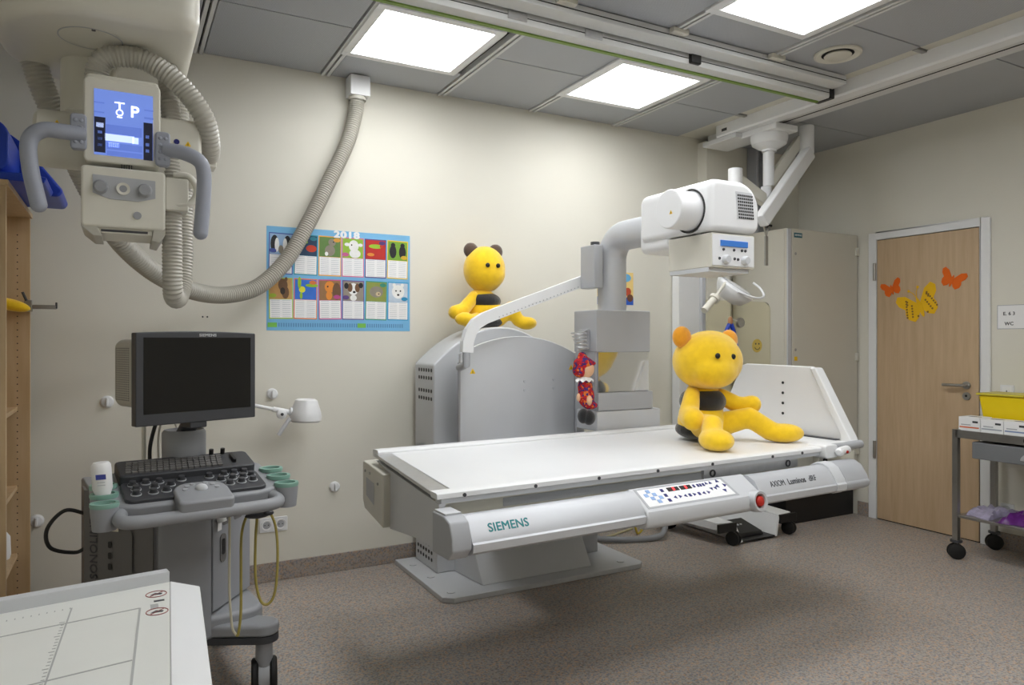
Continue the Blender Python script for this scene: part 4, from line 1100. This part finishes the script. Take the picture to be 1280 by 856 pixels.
o = MB(); o.tube([(.80, 3.975, .93), (.738, 3.975, .842)], .011, 10); o.build('handle', M_grey, t)

# ================================================================== ULTRASOUND CART
UO = Vector((.19, 2.80, 0)); UR = math.radians(7)
us = thing('ultrasound_machine', 'grey ultrasound machine on wheels with black monitor and keyboard tray', 'ultrasound machine', UO, UR)
MB().prism([(.126, .125), (.32, .346), (.32, .60), (-.26, .60), (-.26, .346), (-.066, .125)], .31, .80).build('body', M_us, us, False, bevel=.01)
lp = MB().prism([(-.262, .343), (-.07, .122), (-.074, .118), (-.272, .335), (-.272, .42), (-.262, .42)], .32, .795).build('side_panel', M_usd, us, False, bevel=.002)
MB().prism([(-.064, .14), (-.06, .098), (-.03, .078), (.03, .068), (.09, .078), (.12, .098), (.124, .14)],   .24, .81).build('front_column', M_us, us, False)
rp_ = MB().prism([(.132, .120), (.328, .338), (.328, .45), (.32, .45), (.32, .346), (.126, .125)], .32, .795).build('side_panel', M_us, us, False, bevel=.002)
rd = Vector((.196, .218, 0)).normalized(); rn = rd.cross(Z)
def rpt(s_, z, off=.001):
    return Vector((.132, .120, z)) + rd * s_ + rn * off
for s_ in (.10, .19):
    flat(rp_, 'slot', M_usd, rpt(s_, .685), rd, Z, rrect(-.032, .032, -.055, .05, .01), .001, False)
pr = flat(rp_, 'probe_port', M_usd, rpt(.07, .545), rd, Z, rrect(-.022, .022, -.055, .055, .02), .003, False)
flat(pr, 'port_pins', M_black, rpt(.07, .55, .004), rd, Z, rrect(-.012, .012, -.03, .03, .008), .001, False)
MB().tube([rpt(.03, .69, .01), rpt(.03, .655, .02)], .018, 12).build('probe_holder', M_white, rp_, False)
flat(rp_, 'bar_label', M_paper, rpt(.045, .64), rd, Z, rect(.03, .045), .001, False)
sd_ = Vector((.192, -.221, 0)).normalized(); sn = sd_.cross(Z)
def lpt(s_, z, off=.0):
    return Vector((-.272, .335, z)) + sd_ * s_ + sn * (.0015 + off)
flat(lp, 'asset_sticker', mat('sticker_cream', (214, 208, 190), .6), lpt(.125, .675), sd_, Z, rect(.055, .05), .0008, False)
flat(lp, 'sticker_print', M_print, lpt(.14, .685, .001), sd_, Z, circ(.022, 16, ry=.014), .0006, False)
flat(lp, 'vent_slot', M_usd, lpt(.19, .56), sd_, Z, rrect(-.022, .022, -.12, .10, .02), .0012, False)
for z in (.60, .56, .52):
    flat(lp, 'port', M_black, lpt(.115, z), sd_, Z, rrect(-.007, .007, -.012, .012, .005), .001, False)
text('SONOLINE', .045, M_char, lp, lpt(.045, .58), Z, -sd_, world=False, bold=.0005)
# base with legs and casters
MB().prism(rrect(-.27, .33, .10, .62, .08), .22, .31).build('base', M_us, us, False, bevel=.02, seg=3)
def us_leg(x0, y0, x1, y1):
    a = Vector((x0, y0)); b_ = Vector((x1, y1)); d_ = (b_ - a).normalized(); n_ = Vector((-d_.y, d_.x))
    pts = [a + n_ * .085, a - n_ * .085]
    for k in range(9):
        an = -PI / 2 + PI * k / 8
        pts.append(b_ + d_ * .055 * math.cos(an) + n_ * .055 * math.sin(an))
    lg = MB().prism(pts, .228, .275).build('leg', M_us, us, False, bevel=.015, seg=3)
    MB().prism([p * .97 + b_ * .03 for p in pts], .203, .228).build('leg_underside', M_char, lg, False)
    ax = Vector((.96, -.27, 0)).normalized(); c = Vector((x1, y1, .066))
    for s2 in (-1, 1):
        MB().lathe([(.0, -.011), (.048, -.011), (.058, -.013), (.066, -.006), (.066, .006), (.058, .013), (.048, .011), (0, .011)], c + ax * s2 * .034, ax, n=32).build('wheel', M_rubber, lg, False)
    MB().lathe([(0, -.02), (.052, -.02), (.052, .02), (0, .02)], c, ax, n=28).build('caster_fork', M_grey2, lg, False)
    MB().cyl(c + Vector((0, 0, .03)), c + Vector((0, 0, .15)), .032, n=18).build('caster_stem', M_us, lg, False)
us_leg(.12, .20, .30, .045); us_leg(-.06, .20, -.24, .045)
us_leg(.20, .55, .30, .62); us_leg(-.14, .55, -.24, .62)
# keyboard tray (tilted towards the user)
TI = math.radians(12)
def tz(x, y, h):      # tray coordinates: x across, y back, h above the deck
    return Vector((x, y * math.cos(TI) - h * math.sin(TI) - .30, .815 + y * math.sin(TI) + h * math.cos(TI)))
def tp(poly, h0, h1):
    o = MB(); n = len(poly)
    o.add([tz(x, y, h0) for x, y in poly] + [tz(x, y, h1) for x, y in poly], [tuple(range(n))[::-1], tuple(range(n, 2 * n))] + [(i, (i + 1) % n, n + (i + 1) % n, n + i) for i in range(n)])
    return o
tray = tp([(-.235, .09), (-.17, .065), (.20, .065), (.27, .09), (.29, .15), (.28, .33), (.24, .39), (-.20, .39), (-.25, .33), (-.26, .15)], -.055, .0).build('keyboard_tray', M_us, us, False, bevel=.012, seg=3)
deck = tp(rrect(-.205, .235, .085, .245, .025), -.01, .012).build('control_deck', M_char, tray, False, bevel=.004)
tp(rrect(-.205, .235, .235, .385, .02), -.01, .036).build('keyboard', M_char, tray, False, bevel=.006)
ks = MB()
for r in range(5):
    for c in range(16):
        x = -.185 + c * .0195 + r * .003; y = .252 + r * .021
        k = tp(rect(.016, .0165, x + .008, y + .008), .036, .042); ks.add(k.v, k.f)
tag(ks.build('keys', M_usd, tray, False), kind='stuff')
tp(rrect(.165, .175, .27, .34, .004), .036, .048).build('pen_tray', M_black, tray, False)
for x in (.11, .15):
    tp(circ(.008, 12, x, .372), .035, .056).build('toggle', M_black, tray, False)
kb = MB().lathe([(0, .016), (.010, .016), (.011, .004), (.015, .003), (.015, 0), (0, 0)], (0, 0, 0), (0, -math.sin(TI), math.cos(TI)), n=16).mesh('control_knob', M_char)
ring2 = MB().lathe([(.011, .0035), (.016, .003), (.016, 0), (.011, 0)], (0, 0, 0), (0, -math.sin(TI), math.cos(TI)), n=16, caps=False).mesh('knob_ring', M_silver)
for x, y in [(-.17, .21), (-.13, .215), (-.09, .212), (-.165, .17), (-.11, .175), (-.06, .18), (-.02, .215), (.07, .215), (.12, .22), (.155, .222), (.19, .222), (.10, .175), (.14, .18), (.175, .18), (.205, .19), (-.17, .13), (-.12, .13), (-.08, .135), (.12, .135), (.16, .14), (.20, .145)]:
    q_ = inst('control_knob', kb, tray, tz(x, y, .012), world=False)
    inst('knob_ring', ring2, q_, (0, 0, 0), world=False)
pod = tp(rrect(-.065, .105, .0, .165, (.06, .06, .015, .015)), -.05, .022).build('trackball_pod', M_us, tray, False, bevel=.01, seg=3)
MB().ell(tz(.02, .10, .022), (.02, .02, .016), 18, 10).build('trackball', M_grey, pod, False)
bt2 = MB().lathe([(0, .004), (.008, .004), (.009, 0), (0, 0)], (0, 0, 0), (0, -math.sin(TI), math.cos(TI)), n=12).mesh('pod_button', M_grey2)
for x, y in ((-.03, .10), (-.02, .125), (.0, .14), (.04, .14), (.06, .125), (.07, .10)):
    inst('pod_button', bt2, pod, tz(x, y, .022), world=False)
hb = [tz(-.215, .10, -.028), tz(-.225, .04, -.03), tz(-.19, .015, -.03), tz(-.06, .012, -.03), tz(.10, .012, -.03), tz(.225, .018, -.03), tz(.262, .045, -.03), tz(.25, .10, -.028)]
MB().tube(spline(hb, 8), .021, 14).build('push_handle', M_us, tray, False)
for x, y in ((-.262, .10), (-.255, .175), (-.25, .25), (.305, .10), (.30, .175), (.295, .25)):
    c = tz(x, y, 0)
    cu_ = MB().lathe([(.026, -.005), (.027, -.065), (.034, -.075), (.040, -.01), (.040, .0)], c, n=24, caps=False).build('cup_holder', M_us, us, False)
    MB().lathe([(.022, -.05), (.029, -.002), (.031, .010), (.041, .010), (.042, .002), (.040, -.004)], c, n=28, caps=False).build('cup_liner', M_green, cu_, False)
    MB().lathe([(0, 0), (.024, 0), (.024, .002), (0, .002)], c + Vector((0, 0, -.052)), n=18).build('cup_floor', M_usd, cu_, False)
# monitor on its post
MB().lathe([(.072, 0), (.075, .005), (.075, .105), (.068, .115), (.062, .105), (0, .10)], (.03, .12, .905), n=36).build('monitor_post', M_us, us, False)
MB().cyl((.03, .12, 1.0), (.05, .06, 1.07), .03, n=18).build('monitor_neck', M_char, us, False)
MC = Matrix.Translation(Vector((.233, 2.743, 1.2225))) @ Matrix.Rotation(math.radians(21), 4, 'Z')
def mxf(o):
    o.v = [MC @ v for v in o.v]; return o
n_ = 12
pf = [(-.212, -.1575), (.212, -.1575)] + [(.212 - .424 * i / n_, .152 + .006 * (1 - ((i - 6) / 6) ** 2)) for i in range(n_ + 1)]
mo = mxf(MB().prism(pf, -.02, .018, 'y')).build('monitor', M_char, us, bevel=.004)
mxf(MB().box(-.188, .192, -.0212, -.019, -.118, .136)).build('screen', mat('black_screen', (9, 9, 10), .22, var=.02), mo)
text('SIEMENS', .0135, M_grey, mo, MC @ Vector((.03, -.021, .1445)), MC.to_3x3() @ X, Z, bold=.0003, sx=1.2)
sh = mxf(MB().prism(rrect(-.212, .19, -.10, .13, .03), .018, .165, 'y')).build('monitor_shell', M_hose, us, bevel=.02, seg=3)
gm = MB()
for i in range(8):
    for j in range(24):
        gm.box(-.2126, -.2115, .035 + i * .014, .042 + i * .014, -.075 + j * .0075, -.071 + j * .0075)
tag(mxf(gm).build('speaker_holes', M_usd, sh), kind='stuff')
mxf(MB().box(-.03, .03, -.015, .06, -.178, -.155)).build('monitor_foot', M_char, us, bevel=.004)
# cable post and cords behind the monitor
MB().cyl((-.085, .25, .80), (-.085, .25, 1.12), .008, n=12).build('cable_post', M_cream, us, False)
MB().tube(spline([(-.06, .24, .82), (-.065, .24, .95), (-.03, .22, 1.08), (.02, .18, 1.12)], 8), .007, 8).build('monitor_cable', M_black, us, False)
MB().tube(spline([(-.03, .24, .82), (-.035, .25, .98), (-.01, .24, 1.07), (.03, .22, 1.0), (.02, .23, .93), (-.02, .24, .90)], 8), .004, 8).build('monitor_cable', M_cream, us, False)
MB().tube(spline([(-.26, .36, .70), (-.33, .37, .72), (-.385, .37, .66), (-.375, .37, .59), (-.30, .37, .56), (-.262, .36, .575)], 10), .007, 8).build('power_cord', M_black, us, False)
hk = MB(); hk.ell((.445, 2.80, .700), (.045, .02, .012), 16, 8); hk.ell((.482, 2.785, .708), (.02, .015, .010), 12, 8)
hk.cyl((.445, 2.80, .700), (.42, 2.90, .74), .010, n=10)
hk.build('cord_hook', M_char, us)
M_oliv = mat('olive_cord', (160, 146, 74), .45, var=.04); M_crm = mat('pale_cord', (206, 200, 176), .45)
MB().tube(spline([(.45, 2.82, .80), (.447, 2.81, .72), (.438, 2.80, .60), (.437, 2.79, .47), (.452, 2.78, .39), (.478, 2.77, .375), (.503, 2.77, .42), (.512, 2.77, .55), (.505, 2.78, .66), (.478, 2.79, .725), (.46, 2.80, .735)], 10), .0050, 8).build('probe_cord', M_oliv, us)
MB().tube(spline([(.447, 2.81, .735), (.415, 2.81, .71), (.39, 2.80, .64), (.386, 2.79, .5), (.384, 2.78, .36), (.374, 2.77, .285), (.366, 2.77, .282)], 10), .0050, 8).build('probe_cord', M_oliv, us)
MB().tube(spline([(.366, 2.77, .282), (.352, 2.77, .32), (.345, 2.78, .45), (.348, 2.80, .62), (.352, 2.83, .76)], 10), .0045, 8).build('probe_cord', M_crm, us)

# gel bottle in the cup holder
bc_ = us.matrix_basis
BW = ROOTM[us.name] @ tz(-.255, .175, 0)
t = thing('gel_bottle', 'white plastic gel bottle standing in the cart cup holder', 'bottle', (BW.x, BW.y, BW.z - .045))
tl = Vector((-.06, 0, 1)).normalized()
bb = Vector((BW.x, BW.y, BW.z - .048))
MB().lathe([(0, 0), (.020, 0), (.0205, .05), (.029, .075), (.029, .135), (.028, .150), (.022, .158), (0, .159)], bb, tl, n=28).build('bottle', M_paper, t)
flat(t, 'label_print', mat('label_blue', (60, 70, 150), .5), bb + tl * .115 + Vector((-.002, -.0296, 0)), X, tl, rect(.028, .016), .001)
for k in range(2):
    flat(t, 'label_text', M_grey, bb + tl * (.098 - .009 * k) + Vector((-.002, -.0296, 0)), X, tl, rect(.022, .003), .0008)

# ================================================================== CEILING X-RAY UNIT
xr = thing('xray_ceiling_unit', 'cream ceiling mounted xray tube with touch display, handles and ribbed hoses', 'xray unit', (-.06, 2.80, 2.30))
cp = rrect(-.36, .222, 2.45, 3.23, (.10, .30, .30, .06), 10)
car = MB().prism(cp, 2.315, 2.885).build('carriage', M_cream, xr, bevel=.05, seg=4)
MB().lathe([(.088, -.0015), (.092, -.0015), (.092, .001), (.088, .001)], (-.085, 2.67, 2.315), n=40, caps=False).build('cover_ring', M_grey2, car)
MB().cyl((-.075, 2.59, 2.312), (-.075, 2.59, 2.316), .006, n=10).build('cover_screw', M_char, car)
MB().cyl((-.10, 2.93, 2.318), (-.10, 2.93, 2.10), .085, n=28).build('column', M_cream, xr)
MB().box(-.17, .0, 2.78, 2.98, 1.98, 2.12).build('yoke', M_cream, xr, bevel=.02)
tube_ = MB().lathe([(.0, 0), (.075, 0), (.09, .012), (.092, .03), (.092, .42), (.085, .435), (0, .435)], (-.245, 2.78, 2.005), (1, 0, 0), n=36).build('tube_housing', M_cream, xr)
MB().prism(rrect(.06, .245, 1.895, 2.10, .03), 2.68, 2.86, 'y').build('tube_end_block', M_cream, xr, bevel=.015, seg=3)
warn(xr, (.20, 2.6785, 2.015), X, Z, .011)
flat(xr, 'round_sticker', M_navy, (.165, 2.6785, 2.02), X, Z, circ(.009, 16), .0008)
warn(xr, (-.178, 2.6845, 2.035), X, Z, .011)
o = MB(); o.cyl((.245, 2.80, 2.01), (.30, 2.80, 2.01), .035, n=20); o.box(.225, .30, 2.76, 2.84, 1.965, 2.01)
o.build('hose_socket', M_cream, xr, bevel=.004)
# display
ds = MB().prism(rrect(-.102, .112, 1.905, 2.168, .014), 2.585, 2.655, 'y').build('display', M_cream, xr, bevel=.006, seg=3)
MB().prism([(-.102, 2.155), (-.095, 2.185), (.105, 2.185), (.112, 2.155)], 2.60, 2.655, 'y').build('display_hood', M_cream, ds, bevel=.01)
M_scr = mat('screen_blue', (100, 124, 196), .25, emit=.45, var=.02)
M_scl = mat('screen_pale', (180, 196, 235), .25, emit=.6); M_scd = mat('screen_dark', (40, 42, 60), .25, emit=.15); M_scm = mat('screen_mid', (84, 106, 180), .25, emit=.5)
scn = flat(ds, 'screen', M_scr, (.008, 2.5845, 2.03), X, Z, rect(.164, .205), .001)
def sp_(m, x, z, w, h, name='screen_field'):
    flat(scn, name, m, (x, 2.583, z), X, Z, rect(w, h), .0006)
sp_(M_scd, -.058, 1.990, .030, .11); sp_(M_scd, .076, 1.985, .026, .12)
sp_(M_scm, .008, 2.010, .10, .03); sp_(M_scl, -.004, 1.985, .082, .022); sp_(M_scl, .040, 1.983, .018, .02)
sp_(M_scm, .010, 1.958, .098, .020); sp_(M_scm, .010, 1.936, .098, .014); sp_(M_scl, -.020, 1.962, .03, .014)
sp_(M_scl, -.058, 2.02, .02, .014); sp_(M_scm, -.060, 2.09, .028, .004); sp_(M_scm, -.060, 2.06, .028, .004); sp_(M_scm, .078, 2.085, .026, .004); sp_(M_scm, .078, 2.06, .026, .006)
for z in (1.998, 1.978, 1.958): sp_(M_scr, -.058, z, .012, .008)
for z in (2.0, 1.975, 1.955): sp_(M_scr, .074, z, .010, .010)
M_ico = mat('screen_white', (255, 255, 255), .3, emit=1.0)
text('P', .050, M_ico, scn, (.038, 2.582, 2.072), X, Z, name='screen_letter', bold=.0005)
ic = MB(); y0 = 2.5815
ic.box(-.018, .010, y0, y0 + .0012, 2.095, 2.098); ic.box(-.006, -.002, y0, y0 + .0012, 2.075, 2.097)
ic.tube([(-.004 + .009 * math.cos(2 * PI * k / 16), y0 + .001, 2.066 + .009 * math.sin(2 * PI * k / 16)) for k in range(17)], .0014, 6)
ic.box(-.011, .003, y0, y0 + .0012, 2.050, 2.053)
ic.build('screen_icon', M_ico, scn)
for i in range(5):
    MB().box(-.0 + i * .007, .003 + i * .007, 2.59, 2.597, 1.893, 1.9055).build('speaker_slit', M_black, ds)
# collimator
xc = MB().prism(rrect(-.108, .125, 1.70, 1.888, .012), 2.56, 2.80, 'y').build('collimator', M_cream, xr, bevel=.008, seg=3)
pn = flat(xc, 'control_panel', M_grey2, (.008, 2.5595, 1.822), X, Z, [(-.085, .038), (-.085, -.018), (-.04, -.034), (.04, -.036), (.088, -.022), (.088, .034)][::-1], .002)
kd = MB().lathe([(0, .02), (.016, .02), (.021, .012), (.021, 0), (0, 0)], (0, 0, 0), (0, -1, 0), n=20).mesh('dial', M_us)
for x in (-.055, .066):
    inst('dial', kd, xc, (x, 2.5575, 1.822))
MB().lathe([(.010, .004), (.019, .006), (.019, 0)], (.006, 2.5575, 1.822), (0, -1, 0), n=22, caps=False).build('button_ring', M_cream, xc)
MB().lathe([(0, .005), (.011, .005), (.011, 0), (0, 0)], (.006, 2.5575, 1.822), (0, -1, 0), n=18).build('button', M_us, xc)
MB().lathe([(0, .004), (.012, .004), (.012, 0), (0, 0)], (.045, 2.5595, 1.742), (0, -1, 0), n=18).build('round_mark', M_us, xc)
o = MB(); o.prism([(-.108, 1.72), (-.075, 1.72), (-.05, 1.672), (-.075, 1.672), (-.108, 1.70)], 2.565, 2.79, 'y'); o.build('rail_bracket', M_hose, xc, bevel=.003)
o = MB(); o.prism([(.125, 1.72), (.092, 1.72), (.086, 1.665), (.108, 1.66), (.125, 1.69)], 2.565, 2.79, 'y'); o.build('rail_bracket', M_hose, xc, bevel=.003)
MB().box(-.072, .088, 2.575, 2.785, 1.684, 1.70).build('light_window_frame', M_cream, xc)
MB().box(-.055, .075, 2.5735, 2.578, 1.688, 1.695).build('light_window', M_char, xc)
MB().box(.128, .20, 2.64, 2.76, 1.78, 1.89).build('side_bracket', M_cream, xr, bevel=.006)
# grab handles
def grab(pts, hub):
    h = MB().tube(spline(pts, 10), .023, 14)
    h.ell(pts[-1], (.023, .023, .023), 14, 8)
    hh = h.build('grab_handle', mat('handle_blue_grey', (150, 154, 165), .45), xr)
    o = MB()
    o.prism(rrect(hub[0] - .022, hub[0] + .022, hub[1] - .055, hub[1] + .055, .012), 2.568, 2.60, 'y')
    o.build('handle_hub', MATS['handle_blue_grey'], hh, bevel=.006, seg=3)
    bs = MB().ell((0, 0, 0), (.006, .004, .006), 10, 6).mesh('grip_bump', MATS['handle_blue_grey'])
    for i in range(4):
        for j in range(2):
            inst('grip_bump', bs, hh, (hub[0] - .008 + j * .016, 2.568, hub[1] - .033 + i * .022))
grab([(-.10, 2.58, 1.982), (-.155, 2.56, 1.980), (-.205, 2.55, 1.975), (-.238, 2.55, 1.94), (-.236, 2.55, 1.86), (-.215, 2.55, 1.752)], (-.115, 1.99))
grab([(.125, 2.58, 1.965), (.175, 2.56, 1.957), (.222, 2.55, 1.935), (.238, 2.55, 1.895), (.236, 2.55, 1.80), (.228, 2.55, 1.70)], (.118, 1.965))
# ribbed hoses
hose([(-.062, 2.69, 2.10), (-.070, 2.69, 2.20), (-.052, 2.68, 2.255), (.0, 2.675, 2.277), (.075, 2.67, 2.272), (.165, 2.66, 2.215), (.245, 2.67, 2.12), (.272, 2.72, 2.04), (.275, 2.78, 2.0)], .036).build('ribbed_hose', M_hose, xr)
hose([(-.27, 3.02, 2.33), (-.235, 3.05, 2.22), (-.165, 3.12, 2.06), (-.105, 3.22, 1.93), (-.02, 3.32, 1.775), (.085, 3.46, 1.675), (.205, 3.60, 1.61), (.34, 3.74, 1.575), (.48, 3.85, 1.578), (.63, 3.93, 1.63), (.775, 3.99, 1.77), (.90, 4.03, 1.98), (1.02, 4.07, 2.22), (1.145, 4.11, 2.48), (1.20, 4.133, 2.66), (1.215, 4.134, 2.77)], .043, .0135, 16).build('ribbed_hose', M_hose, xr)
hose([(.145, 2.80, 2.30), (.145, 2.74, 2.20), (.155, 2.72, 2.05), (.152, 2.69, 1.85), (.152, 2.68, 1.65), (.153, 2.685, 1.54), (.160, 2.72, 1.497), (.178, 2.80, 1.50), (.195, 2.85, 1.56), (.20, 2.87, 1.70), (.20, 2.88, 1.90), (.19, 2.88, 2.10), (.18, 2.88, 2.30)], .033, .012).build('ribbed_hose', M_hose, xr)
MB().tube(spline([(.155, 2.66, 1.90), (.20, 2.65, 1.90), (.225, 2.65, 1.86), (.21, 2.65, 1.815), (.165, 2.65, 1.80), (.12, 2.66, 1.81)], 8), .011, 10).build('cable_loop', M_cream, xr)

# ================================================================== FOREGROUND PATIENT TABLE
ft = thing('xray_table', 'white patient table with printed centring lines in the left foreground', 'patient table', (-.30, 1.1, 0))
def ty(y):
    return .106 + (y - 1.977) * .052
yn = .15
bl = 1.977 - (.106 + .72) * .165
TT = .75
top = MB().prism([(-.72, yn), (ty(yn), yn), (.106, 1.977), (-.72, bl)], .70, TT).build('tabletop', mat('tabletop_white', (226, 227, 222), .42, var=.01), ft)
MB().hexa([(ty(yn), yn, .66), (ty(yn) + .07, yn, .66), (.176, 1.965, .66), (.106, 1.977, .66), (ty(yn), yn, TT + .002), (ty(yn) + .068, yn, TT - .018), (.174, 1.965, TT - .018), (.1065, 1.977, TT + .002)]).build('side_cover', M_white, ft, bevel=.003)
dv = Vector((.826, 1.977 - bl, 0)).normalized(); nv = Vector((-dv.y, dv.x, 0))
A0 = Vector((-.72, bl, 0)); A1 = Vector((.106, 1.977, 0))
MB().hexa([A0 + Z * .66, A1 + Z * .66, A1 + nv * .03 + Z * .66, A0 + nv * .03 + Z * .66, A0 + Z * .782, A1 + Z * .776, A1 + nv * .03 + Z * .776, A0 + nv * .03 + Z * .782]).build('end_rail', M_grey, ft, bevel=.002)
M_line = mat('printed_line', (176, 177, 175), .6)
def tl_(a, b_, w=.0022, m=M_line, name='centring_line'):
    a = Vector(a); b_ = Vector(b_); d_ = (b_ - a).normalized(); n2 = Vector((-d_.y, d_.x)) * w
    return MB().prism([a - n2, b_ - n2, b_ + n2, a + n2], TT + .0002, TT + .0007).build(name, m, top)
tl_((.037, 1.814), (-.70, 1.69)); tl_((.037, 1.814), (-.046, .30)); tl_((.018, 1.526), (-.70, 1.41)); tl_((-.097, 1.887), (-.16, .6), .0016)
tk = MB()
for i in range(60):
    c = Vector((-.105, 1.80)).lerp(Vector((-.15, .85)), i / 59)
    w = .010 if i % 5 == 0 else .006
    tk.box(c.x - w, c.x, c.y - .001, c.y + .001, TT + .0002, TT + .0007)
for i in range(40):
    c = Vector((-.10, 1.89)).lerp(Vector((-.66, 1.80)), i / 39)
    tk.box(c.x - .001, c.x + .001, c.y - .008, c.y, TT + .0002, TT + .0006)
tag(tk.build('ruler_ticks', M_line, top), kind='stuff')
M_rr = mat('prohibition_red', (150, 84, 80), .6)
def nosign(x, y, s_):
    c = Vector((x, y, TT + .0006))
    r = MB().tube([c + Vector((s_ * math.cos(2 * PI * k / 28), s_ * math.sin(2 * PI * k / 28), 0)) for k in range(29)], .0011, 6)
    r.tube([c + Vector((-s_ * .7, -s_ * .7, 0)), c + Vector((s_ * .7, s_ * .7, 0))], .0009, 6)
    g_ = r.build('prohibition_mark', M_rr, top)
    MB().prism([(x - s_ * .6, y - s_ * .2), (x + s_ * .5, y - s_ * .25), (x + s_ * .6, y + s_ * .1), (x - s_ * .1, y + s_ * .4)], TT + .0002, TT + .0008).build('prohibition_figure', M_print, g_)
nosign(.073, 1.895, .022); nosign(.070, 1.772, .022)
MB().prism(rect(.022, .01, .077, 1.845), TT + .0002, TT + .0007).build('warning_print', M_print, top)
MB().prism(rect(.016, .03, .066, 1.81), TT + .0002, TT + .0007).build('warning_print', M_line, top)
MB().box(-.70, .07, .30, 1.80, .60, .70).build('table_frame', M_cream, ft)
MB().box(-.60, -.10, .55, 1.55, .05, .60).build('pedestal', M_cream, ft, bevel=.02)
MB().box(-.66, -.04, .45, 1.65, 0, .05).build('foot_plate', M_grey2, ft, bevel=.006)
